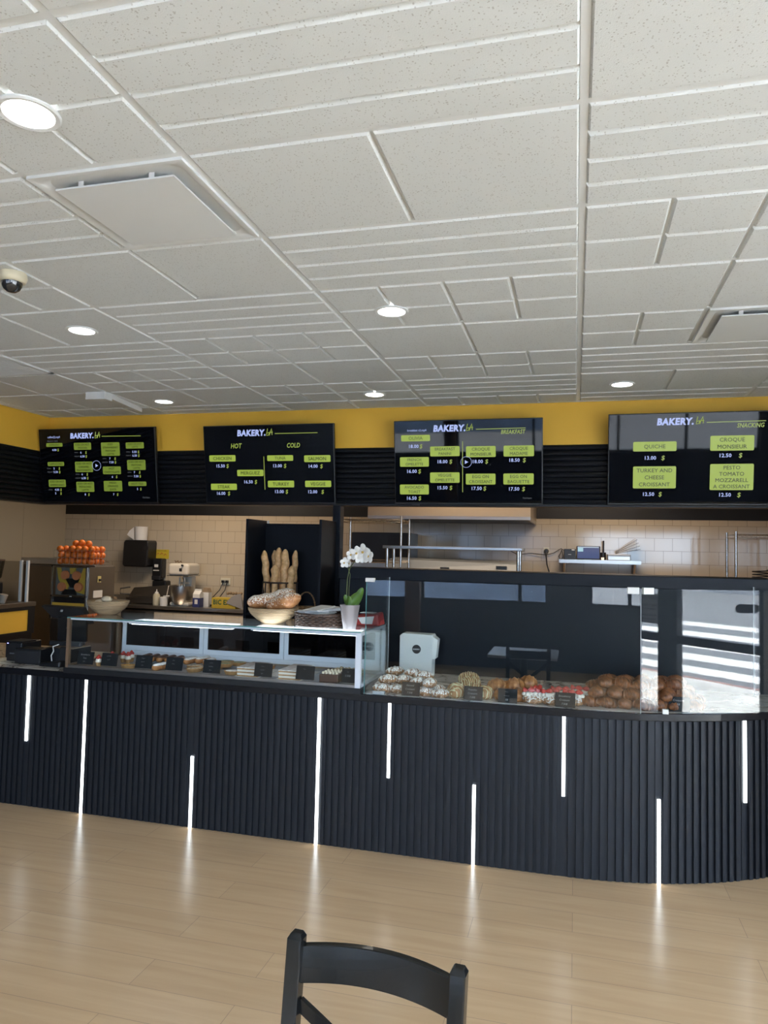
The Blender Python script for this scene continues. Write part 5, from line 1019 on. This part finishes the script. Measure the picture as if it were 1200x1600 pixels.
# ================================================================== JUICER, TALL STEEL CABINET, ESPRESSO BAR
def juicer():
    jx, jy, jz = -5.47, 7.00, 0.0
    o = thing('orange_juicer', 'steel orange juicing machine with four orange discs behind clear doors', 'juicer', (jx, jy, jz)); w2 = 0.235
    part('cabinet', MB().box(-w2, 0.14, 0.92, w2, 0.48, 1.52), STEEL, o, bevel=0.006)
    part('side_casing', MB().box(w2, 0.02, 0.92, w2+0.015, 0.48, 1.505), DSTEEL, o)
    part('front_frame', MB().box(-w2, 0, 0.92, -w2+0.022, 0.02, 1.515).box(w2-0.022, 0, 0.92, w2, 0.02, 1.515).box(-w2, 0, 1.495, w2, 0.02, 1.515).box(-w2, 0, 1.165, w2, 0.016, 1.185), CHROME, o, bevel=0.002)
    part('clear_door', MB().box(-w2+0.022, 0.002, 1.185, w2-0.022, 0.006, 1.495), GLASS, o)
    yl = mat('yellow juicer guide', (0.55, 0.36, 0.05), 0.4)
    part('back_plate', MB().box(-w2+0.02, 0.06, 1.185, w2-0.02, 0.139, 1.495), mat('grey juicer plate', (0.16, 0.16, 0.15), 0.4), o)
    g = MB().prism_y([(-0.20, 1.49), (-0.15, 1.49), (-0.13, 1.40), (-0.02, 1.33), (-0.05, 1.24), (-0.10, 1.21), (-0.13, 1.30), (-0.17, 1.36)], 0.045, 0.059).prism_y([(0.20, 1.49), (0.15, 1.49), (0.10, 1.37), (0.03, 1.30), (0.07, 1.22), (0.17, 1.20), (0.19, 1.30)], 0.045, 0.059).prism_y([(-0.03, 1.49), (0.05, 1.49), (0.04, 1.42), (-0.02, 1.42)], 0.045, 0.059)
    part('guide', g, yl, o)
    part('wedge', MB().prism_y([(-0.07, 1.37), (0.11, 1.37), (0.06, 1.27), (0.0, 1.27)], 0.030, 0.044).prism_y([(-0.12, 1.19), (0.08, 1.19), (0.05, 1.25), (-0.08, 1.25)], 0.030, 0.044), BPLA, o)
    for x, z in ((-0.075, 1.408), (0.075, 1.405), (-0.113, 1.275), (0.107, 1.278)):
        d = part('squeezing_disc', MB().lathe([(0.0001, 0.0), (0.046, 0.0), (0.050, -0.006), (0.050, -0.03)], (x, 0.014, z), 30, axis='Y').lathe([(0.012, -0.01), (0.012, 0.004), (0.0001, 0.004)], (x, 0.014, z), 12, axis='Y'), mat('orange disc', (0.66, 0.24, 0.10), 0.45), o, smooth=40)
    part('drip_bay', MB().box(-w2+0.022, 0.02, 1.10, w2-0.022, 0.13, 1.165), BPLA, o); part('yellow_tray', MB().box(-w2+0.022, 0.012, 0.95, w2-0.022, 0.13, 1.10), yl, o)
    part('handle', MB().cyl((-0.01, -0.01, 1.172), (0.03, -0.01, 1.172), 0.006), CHROME, o)
    sw = part('switch', MB().box(w2+0.03-0.012, 0.16, 1.33, w2+0.022, 0.22, 1.40), mat('yellow switch plate', (0.6, 0.5, 0.2)), o); part('toggle', MB().box(w2+0.022, 0.175, 1.345, w2+0.035, 0.205, 1.37), BPLA, sw)
    part('label', MB().box(w2+0.015, 0.10, 1.16, w2+0.017, 0.26, 1.24), WPLA, o)
    part('stand', MB().box(-w2, 0.02, 0.05, w2, 0.48, 0.919), DSTEEL, o, bevel=0.004)
    for x in (-0.2, 0.2):
        for y in (0.06, 0.44): part('foot', MB().cyl((x, y, 0), (x, y, 0.05), 0.02), BPLA, o)
    # wire basket and the oranges in it
    b = thing('wire_basket', 'chrome wire hopper basket of oranges on top of the juicer', 'basket', (jx+0.035, jy+0.17, 1.521)); m = MB(); a, c = 0.262, 0.15
    for z in (0.004, 0.085, 0.165):
        m.tube([(-a, -c, z), (a, -c, z), (a, c, z), (-a, c, z)], 0.0020, 6, closed=True)
    for i in range(11): x = -a+2*a*i/10; m.cyl((x, -c, 0), (x, -c, 0.165), 0.0014, n=6)
    for i in range(6): x = -a+2*a*i/5; m.cyl((x, c, 0), (x, c, 0.15), 0.0014, n=6)
    for i in range(1, 6): y = -c+2*c*i/6; m.cyl((-a, y, 0), (-a, y, 0.15), 0.0014, n=6).cyl((a, y, 0), (a, y, 0.15), 0.0014, n=6)
    part('wire_frame', m, WIRE, b); part('feed_chute', MB().tube([(a, -0.05, 0.05), (a+0.07, -0.07, 0.04), (a+0.07, 0.03, 0.04), (a, 0.05, 0.05)], 0.002, 6), CHROME, b)
    om = MB().ball((0, 0, 0), 0.038, n=20, m=14); pr = om.build('orange', ORANGE, smooth=80); first = True; r_ = random.Random(2)
    bx, by = jx+0.035, jy+0.17
    for lay, (nx, ny) in enumerate(((6, 3), (6, 3), (6, 3))):
        for i in range(nx):
            for j in range(ny):
                if lay == 2 and (i, j) in ((1, 0), (0, 2)): continue
                x = bx-0.215+0.082*i+0.02*(lay % 2)+r_.uniform(-0.006, 0.006); y = by-0.105+0.088*j+r_.uniform(-0.005, 0.005); z = 1.521+0.046+lay*0.067+r_.uniform(-0.003, 0.003)
                q = pr if first else pr.copy()
                if not first: C.objects.link(q)
                first = False; q.location = (x, y, z); q.rotation_euler = (r_.uniform(0, 3), r_.uniform(0, 3), 0); tag(q, 'orange in the wire basket on top of the juicer', 'orange', 'oranges on the juicer')
    for x, z in ((bx-0.07, 1.765), (bx+0.01, 1.772), (bx+0.10, 1.763)):
        q = pr.copy(); C.objects.link(q); q.location = (x, by-0.03, z); tag(q, 'orange in the wire basket on top of the juicer', 'orange', 'oranges on the juicer')
    o = thing('steel_cabinet', 'tall plain stainless steel cabinet between the espresso bar and the juicer', 'cabinet', (-6.33, 7.62, 0))
    part('body', MB().box(-0.32, 0, 0.05, 0.28, 0.55, 1.50), DSTEEL, o, bevel=0.005); part('top_panel', MB().box(-0.32, -0.01, 1.505, 0.28, 0.55, 1.58), STEEL, o, bevel=0.004); part('knob', MB().lathe([(0.01, 1.58), (0.012, 1.60), (0.03, 1.605), (0.025, 1.62), (0.0001, 1.62)], (0.23, 0.1, 0), 16), BPLA, o, smooth=40)
    part('front_door', MB().box(-0.30, -0.015, 0.10, 0.26, -0.001, 1.48), mat('brown-tinted steel', (0.20, 0.16, 0.12), 0.3, 0.9), o)
    for x in (-0.28, 0.24): part('foot', MB().cyl((x, 0.05, 0), (x, 0.05, 0.05), 0.02), BPLA, o)
juicer()
def espresso_bar():
    o = thing('espresso_bar', 'black espresso bar with a yellow front panel along the side wall', 'bar counter', (-5.5, 5.8, 0)); 
    part('body', MB().box(-0.75, -0.8, 0.0, 0.0, 0.70, 1.10), BLK, o, bevel=0.004); part('top', MB().box(-0.77, -0.82, 1.10, 0.02, 0.72, 1.145), DSTEEL, o, bevel=0.004)
    part('yellow_panel', MB().box(0.0, -0.80, 0.85, 0.012, 0.615, 1.065), YEL, o); part('panel_frame', MB().box(0.0, -0.80, 1.065, 0.022, 0.70, 1.10).box(0.0, -0.80, 0.82, 0.022, 0.70, 0.85).box(0.0, 0.615, 0.85, 0.022, 0.70, 1.065), BLK, o)
    o = thing('coffee_grinder', 'coffee grinder with a clear bean hopper on the espresso bar', 'grinder', (-5.66, 5.98, 1.146))
    part('body', MB().box(-0.09, -0.10, 0, 0.09, 0.10, 0.17), BPLA, o, bevel=0.012); part('bean_hopper', MB().lathe([(0.05, 0.17), (0.11, 0.23), (0.13, 0.36), (0.125, 0.36), (0.105, 0.235), (0.045, 0.175)], n=28), glass('hopper plastic', (0.55, 0.5, 0.45), 0.05), o, smooth=40)
    part('beans', MB().lathe([(0.0001, 0.172), (0.045, 0.177), (0.10, 0.235), (0.105, 0.28), (0.0001, 0.29)], n=24), mat('coffee beans', (0.04, 0.018, 0.01), 0.4, bump=1, bscale=80), o, smooth=60); part('hopper_lid', MB().lathe([(0.132, 0.36), (0.132, 0.378), (0.0001, 0.382)], n=28), BPLA, o, smooth=40)
    part('portafilter_fork', MB().box(0.09, -0.03, 0.05, 0.16, 0.03, 0.07), CHROME, o)
    o = thing('coffee_grinder', 'second hopper seen behind the first, at the edge of the bar', 'grinder', (-5.85, 6.28, 1.146)); part('body', MB().box(-0.08, -0.09, 0, 0.08, 0.09, 0.20), BPLA, o, bevel=0.012); part('bean_hopper', MB().lathe([(0.05, 0.2), (0.10, 0.25), (0.125, 0.42), (0.0001, 0.42)], n=28), glass('hopper plastic', (0.5, 0.5, 0.5)), o, smooth=40)
    part('hopper_lid', MB().lathe([(0.128, 0.42), (0.128, 0.436), (0.0001, 0.44)], n=28), mat('brown lid', (0.10, 0.06, 0.04), 0.4), o, smooth=40)
    o = thing('paper_cup', 'small pale paper cup lying by the grinder', 'cup', (-5.55, 6.12, 1.146)); part('cup', MB().lathe([(0.0001, 0), (0.028, 0), (0.038, 0.085), (0.035, 0.085)], n=20).xf(Matrix.Rotation(0.25, 4, 'Y')), mat('kraft paper', (0.36, 0.32, 0.26), 0.7), o, smooth=40, loc=(0, 0, 0.008))
    o = thing('bar_glass_screen', 'glass side screen with two white edge posts on the espresso bar', 'glass screen', (-5.5, 6.42, 1.146))
    part('glass_pane', MB().box(-0.62, -0.004, 0, -0.02, 0.004, 0.42), glass('grey glass', (0.75, 0.75, 0.75), 0.05), o)
    for x in (-0.10, -0.02): part('edge_post', MB().box(x-0.012, -0.012, 0, x+0.012, 0.012, 0.43), WPLA, o)
espresso_bar()

# ================================================================== KITCHEN BEHIND THE PASS
def pass_side():
    HOODM = mat('warm brushed hood steel', (0.50, 0.41, 0.30), 0.40, 0.9, bump=0.03, bscale=300, stretch=(1, 30, 30))
    o = thing('extractor_hood', 'brushed steel extractor hood hanging behind the breakfast screen', 'extractor hood', (-1.40, 8.0, 2.125))
    part('canopy', MB().prism([(-0.90, 0), (0.93, 0), (0.93, 1.24), (-0.90, 1.24)], 0.035, 0.42), HOODM, o); part('lower_lip', MB().box(-0.90, -0.004, 0.0, 0.93, 0.03, 0.034).box(0.905, 0.03, 0.0, 0.93, 1.24, 0.034).box(-0.90, 0.03, 0, -0.875, 1.24, 0.034), STEEL, o)
    part('filter_bank', MB().box(-0.87, 0.035, 0.012, 0.90, 1.2, 0.034), BPLA, o); part('duct', MB().box(-0.3, 0.4, 0.42, 0.3, 1.0, 0.86), STEEL, o)
    # heated pass shelf
    o = thing('pass_shelf', 'steel tube-framed overshelf standing behind the half wall', 'shelf', (-1.20, 7.2, 0.0))
    m = MB()
    m.box(-0.70, -0.02, 1.785, 0.70, 0.34, 1.815); part('upper_shelf', m, STEEL, o, bevel=0.004)
    for x in (-0.66, 0.66):
        for y in (0.02, 0.30): part('post', MB().cyl((x, y, 0.0), (x, y, 1.785), 0.016, n=14), CHROME, o, smooth=40)
    part('lower_shelf', MB().box(-0.68, 0.0, 0.88, 0.68, 0.32, 0.91), STEEL, o)
    o = thing('refrigerated_prep_unit', 'low steel prep unit with a pale hood behind the pass shelf', 'prep table', (-1.347, 8.12, 0)); part('body', MB().box(-0.76, 0, 0.05, 0.76, 0.3, 1.55), STEEL, o, bevel=0.004); part('cover', MB().hexa([(-0.74, -0.02, 1.56), (0.76, -0.02, 1.56), (0.76, 0.3, 1.56), (-0.74, 0.3, 1.56)], [(-0.72, 0.02, 1.67), (0.74, 0.02, 1.64), (0.74, 0.3, 1.66), (-0.72, 0.3, 1.69)]), mat('pale grey steel', (0.22, 0.235, 0.245), 0.4), o)
    part('vent_slots', MB().box(0.50, -0.021, 1.60, 0.62, 0.0, 1.604).box(0.50, -0.018, 1.615, 0.62, 0.005, 1.619).box(0.50, -0.015, 1.585, 0.62, 0.0, 1.589), GPLA, o); part('latch', MB().box(-0.12, -0.03, 1.575, -0.02, 0.0, 1.59), BPLA, o)
    for x in (-0.65, 0.65): part('foot', MB().cyl((x, 0.1, 0), (x, 0.1, 0.05), 0.02), BPLA, o)
    def wire_rack(name, cx, cy_, w_, d_, H, shelves, label):
        o = thing(name, label, 'wire rack', (cx, cy_, 0))
        for x in (-w_/2, w_/2):
            for y in (-d_/2, d_/2): part('post', MB().cyl((x, y, 0), (x, y, H), 0.013, n=12), CHROME, o, smooth=40)
        for z in shelves:
            m = MB()
            for dz in (0, -0.03): m.tube([(-w_/2, -d_/2, z+dz), (w_/2, -d_/2, z+dz), (w_/2, d_/2, z+dz), (-w_/2, d_/2, z+dz)], 0.003, 6, closed=True)
            n = int(w_/0.025)
            for i in range(n+1): x = -w_/2+w_*i/n; m.cyl((x, -d_/2, z), (x, d_/2, z), 0.0018, n=5)
            n = int(w_/0.02); m.tube([(-w_/2+w_*i/n, -d_/2, z-(0.03 if i % 2 else 0)) for i in range(n+1)], 0.0018, 5); n = int(d_/0.02); m.tube([(w_/2, -d_/2+d_*i/n, z-(0.03 if i % 2 else 0)) for i in range(n+1)], 0.0018, 5)
            part('shelf', m, CHROME, o)
    wire_rack('wire_rack', -2.17, 7.85, 0.70, 0.40, 2.14, (2.10, 1.66, 1.2, 0.5), 'chrome wire rack by the bread cabinet post')
    wire_rack('wire_rack', 1.90, 8.10, 0.72, 0.45, 2.03, (2.0, 1.55, 1.0, 0.4), 'chrome wire rack at the snacking screen end')
    o = thing('pressure_oven', 'dark box oven standing behind the wire rack', 'oven', (-2.27, 8.45, 0)); part('body', MB().box(-0.36, 0, 1.62, 0.36, 0.5, 1.98), BPLA, o, bevel=0.008); part('steel_side', MB().box(-0.36, -0.02, 1.50, 0.36, 0.5, 1.62), STEEL, o); part('cabinet_base', MB().box(-0.36, 0.0, 0.0, 0.36, 0.5, 1.50), STEEL, o)
    part('drip_cap', MB().box(0.10, -0.02, 1.72, 0.36, -0.001, 1.95), GPLA, o)
    # wall shelf and what stands on it
    o = thing('wall_shelf', 'steel wall shelf on brackets under the snacking screen end of the breakfast screen', 'shelf', (0.275, YK, 1.695)); part('board', MB().box(-0.46, -0.36, -0.012, 0.46, -0.001, 0.012), STEEL, o, bevel=0.003); part('front_lip', MB().box(-0.46, -0.365, -0.03, 0.46, -0.36, 0.012), STEEL, o)
    for x in (-0.40, 0.40): part('bracket', MB().add([(x-0.01, -0.33, -0.013), (x+0.01, -0.33, -0.013), (x+0.01, -0.001, -0.013), (x-0.01, -0.001, -0.013), (x-0.01, -0.001, -0.26), (x+0.01, -0.001, -0.26)], [(0, 1, 2, 3), (2, 3, 4, 5), (0, 1, 5, 4), (0, 3, 4), (1, 2, 5)]), STEEL, o)
    zs = 1.708
    o = thing('order_tablet', 'order tablet showing a blue screen on the wall shelf', 'tablet', (0.152, 9.06, zs)); o.rotation_euler = (R(-12), 0, 0); part('housing', MB().box(-0.138, 0, 0.006, 0.138, 0.018, 0.168), BPLA, o, bevel=0.006)
    sc_ = part('screen', MB().box(-0.126, -0.0015, 0.014, 0.126, 0.0, 0.160), emit('blue screen', (0.02, 0.055, 0.18), 1.0, (0, 0, 0)), o)
    part('light_bar', MB().box(-0.124, -0.003, 0.146, 0.120, -0.002, 0.158), emit('pale screen bar', (0.4, 0.5, 0.6), 1.0, (0, 0, 0)), sc_); part('panel', MB().box(-0.122, -0.003, 0.098, -0.060, -0.002, 0.144), emit('cyan panel', (0.35, 0.6, 0.7), 1.0, (0, 0, 0)), sc_)
    o = thing('speaker_box', 'small black box with a tiny label beside the tablet', 'box', (-0.062, 9.05, zs)); part('body', MB().box(-0.068, 0, 0, 0.068, 0.12, 0.125), BPLA, o, bevel=0.004); part('label', MB().box(0.02, -0.002, 0.108, 0.055, -0.0003, 0.120), WPLA, o); part('marking', MB().box(-0.02, -0.002, 0.055, 0.015, -0.0003, 0.060), WPLA, o)
    o = thing('white_candle', 'small glowing night light next to the tablet', 'night light', (0.315, 9.02, zs)); part('cup', MB().lathe([(0.0001, 0), (0.016, 0), (0.018, 0.03), (0.0001, 0.03)], n=16), emit('warm glow', (1.0, 0.75, 0.45), 1.0), o)
    o = thing('desk_organiser', 'steel desk organiser tray on the wall shelf', 'organiser', (0.49, 9.03, zs)); part('tray', MB().box(-0.12, -0.02, 0, 0.14, 0.14, 0.07), DSTEEL, o, bevel=0.004); part('drawer_front', MB().box(-0.11, -0.024, 0.006, 0.13, -0.0205, 0.045), STEEL, o); part('pen_cup', MB().lathe([(0.0001, 0), (0.035, 0), (0.035, 0.09), (0.031, 0.09)], (-0.17, 0.05, 0), 20), BPLA, o, smooth=40)
    o = thing('marker_pen', 'black marker pen standing upright in the organiser cup', 'pen', (0.325, 9.08, zs+0.06)); part('pen', MB().cyl((0, 0, 0), (0.0, 0, 0.17), 0.010, n=12), BPLA, o, smooth=40)
    rp = random.Random(6)
    for k in range(8):
        q = thing('paper_slip', 'slip of paper fanned out on top of the organiser', 'paper', (0.46, 9.09, zs+0.073+k*0.004), 0, 'paper slips on the organiser'); a = 0.22+k*0.055
        part('sheet', MB().obox((0.15*math.cos(a), 0, 0.15*math.sin(a)), Vector((math.cos(a), 0.1*rp.uniform(-1, 1), math.sin(a)))*0.28, (0, 0.09, 0), (-0.002*math.sin(a), 0, 0.003)), PAPER if k % 2 else mat('dark folder', (0.05, 0.045, 0.04)), q)
    o = thing('wall_socket', 'wall socket with a black plug under the breakfast screen', 'socket', (-0.345, YK, 1.80)); part('plate', MB().box(-0.035, -0.01, -0.05, 0.035, -0.001, 0.05), mat('cream plastic', (0.5, 0.45, 0.38)), o); part('plug', MB().lathe([(0.028, 0.012), (0.03, 0.03), (0.02, 0.055), (0.0001, 0.055)], (0, 0, 0), 18, axis='Y'), BPLA, o, smooth=40)
    o = thing('power_cord', 'black power cord running from the socket along the tiles to the tablet shelf', 'cord', (-0.345, 9.20, 1.80))
    part('cord', MB().tube([(0, -0.02, 0), (0.0, -0.04, -0.06), (0.01, -0.03, -0.16), (0.05, -0.03, -0.30)], 0.008, 8).tube([(-0.45, 0.02, 0.0), (-0.35, 0.02, -0.05), (-0.2, 0.02, -0.03), (0.0, 0.0, -0.045), (0.09, 0.02, -0.02), (0.18, 0.02, 0.04), (0.20, 0.01, -0.06), (0.175, 0.01, -0.11), (0.15, 0.02, -0.06), (0.19, 0.02, 0.03), (0.26, 0.02, -0.03), (0.30, 0.02, -0.06)], 0.005, 6), BPLA, o, smooth=60)
    part('adaptor', MB().box(0.265, -0.01, -0.14, 0.31, 0.03, -0.06), GPLA, o, bevel=0.004)
    o = thing('coiled_cable', 'black cable coiled on the wire rack by the street end', 'cable', (1.80, 8.02, 1.556)); part('coil', MB().tube([(0.08*math.cos(i*0.5), 0.06*math.sin(i*0.5), 0.008+i*0.0022) for i in range(40)], 0.006, 6), BPLA, o, smooth=60)
pass_side()

# ================================================================== CHAIR AND TABLE IN FRONT
def chair():
    o = thing('dining_chair', 'black lacquered cross-back wooden chair facing away from the counter', 'chair', (-0.428, 1.345, -0.0), R(-5))
    pr = {-1: -0.185, 1: 0.185}
    for sx in (-1, 1):
        x = pr[sx]; top = Vector((x, 0.215, 0.900)); mid = Vector((x*0.98, 0.155, 0.45)); ft = Vector((x*1.0, 0.215, 0.0))
        mb = MB(); w_, d_ = 0.0175, 0.0165
        def rg_(p, s=1): return [(p.x-w_*s, p.y-d_*s, p.z), (p.x+w_*s, p.y-d_*s, p.z), (p.x+w_*s, p.y+d_*s, p.z), (p.x-w_*s, p.y+d_*s, p.z)]
        secs = [rg_(ft, 0.85), rg_(mid), rg_(top-Vector((0, 0.0015, 0.012))), rg_(top, 0.62)]
        mb.add([v for s_ in secs for v in s_], [(3, 2, 1, 0), (12, 13, 14, 15)]+[(i*4+j, i*4+(j+1) % 4, (i+1)*4+(j+1) % 4, (i+1)*4+j) for i in range(3) for j in range(4)])
        part('back_post', mb, BWOOD, o, bevel=0.003)
        part('front_leg', MB().hexa([(x*0.98-0.014, -0.205, 0), (x*0.98+0.014, -0.205, 0), (x*0.98+0.014, -0.177, 0), (x*0.98-0.014, -0.177, 0)], [(x-0.019, -0.20, 0.43), (x+0.019, -0.20, 0.43), (x+0.019, -0.162, 0.43), (x-0.019, -0.162, 0.43)]), BWOOD, o, bevel=0.003)
        part('side_stretcher', MB().beam((x, -0.185, 0.20), (x, 0.185, 0.20), 0.018, 0.028), BWOOD, o)
    n = 16; mb = MB(); vs_ = []
    for i in range(n+1):
        t = -1+2*i/n; x = 0.170*t; y = 0.214+0.034*(1-t*t); zt = 0.873+0.004*(1-t*t); zb = 0.798+0.003*(1-t*t); sl = 0.012
        vs_ += [(x, y-0.010-sl*0.5, zb), (x, y+0.008-sl*0.5, zb), (x, y+0.008+sl*0.5, zt), (x, y-0.010+sl*0.5, zt)]
    mb.add(vs_, [(3, 2, 1, 0), tuple(n*4+j for j in range(4))]+[(i*4+j, i*4+(j+1) % 4, (i+1)*4+(j+1) % 4, (i+1)*4+j) for i in range(n) for j in range(4)])
    part('top_rail', mb, BWOOD, o, smooth=40, bevel=0.002)
    for sx in (-1, 1):
        mb = MB(); pts = []
        for i in range(15):
            t = i/14; x = sx*(-0.172+0.335*t); z = 0.757-0.27*t; y = 0.195-0.03*t+0.035*math.sin(PI*t)+sx*0.007; pts.append(Vector((x, y, z)))
        vs_ = []
        for i, p in enumerate(pts):
            d = (pts[min(i+1, 14)]-pts[max(i-1, 0)]).normalized(); nn = Vector((-d.z, 0, d.x))*0.014*sx
            vs_ += [p-nn-Vector((0, 0.006, 0)), p+nn-Vector((0, 0.006, 0)), p+nn+Vector((0, 0.006, 0)), p-nn+Vector((0, 0.006, 0))]
        mb.add(vs_, [(3, 2, 1, 0), tuple(14*4+j for j in range(4))]+[(i*4+j, i*4+(j+1) % 4, (i+1)*4+(j+1) % 4, (i+1)*4+j) for i in range(14) for j in range(4)])
        part('cross_brace', mb, BWOOD, o, smooth=40)
    part('lower_rail', MB().beam((-0.17, 0.165, 0.475), (0.17, 0.165, 0.475), 0.018, 0.03), BWOOD, o)
    part('seat', MB().hexa([(-0.20, -0.215, 0.43), (0.20, -0.215, 0.43), (0.185, 0.20, 0.43), (-0.185, 0.20, 0.43)], [(-0.20, -0.215, 0.462), (0.20, -0.215, 0.462), (0.185, 0.138, 0.462), (-0.185, 0.138, 0.462)]), BWOOD, o, bevel=0.01, seg=3)
    part('front_stretcher', MB().beam((-0.18, -0.19, 0.26), (0.18, -0.19, 0.26), 0.018, 0.028), BWOOD, o)
chair()
def cafe_table():
    o = thing('cafe_table', 'square pale topped cafe table on a black pedestal, tucked before the cross-back chair', 'table', (-0.50, 0.74, 0)); part('tabletop', MB().box(-0.34, -0.34, 0.725, 0.34, 0.34, 0.752), mat('pale laminate', (0.55, 0.55, 0.54), 0.3), o, bevel=0.004)
    part('column', MB().cyl((0, 0, 0.02), (0, 0, 0.725), 0.035, n=24), BPLA, o, smooth=40); part('foot_plate', MB().lathe([(0.0001, 0.0), (0.22, 0.0), (0.22, 0.012), (0.05, 0.03), (0.0001, 0.03)], n=36), BPLA, o, smooth=40)
cafe_table()
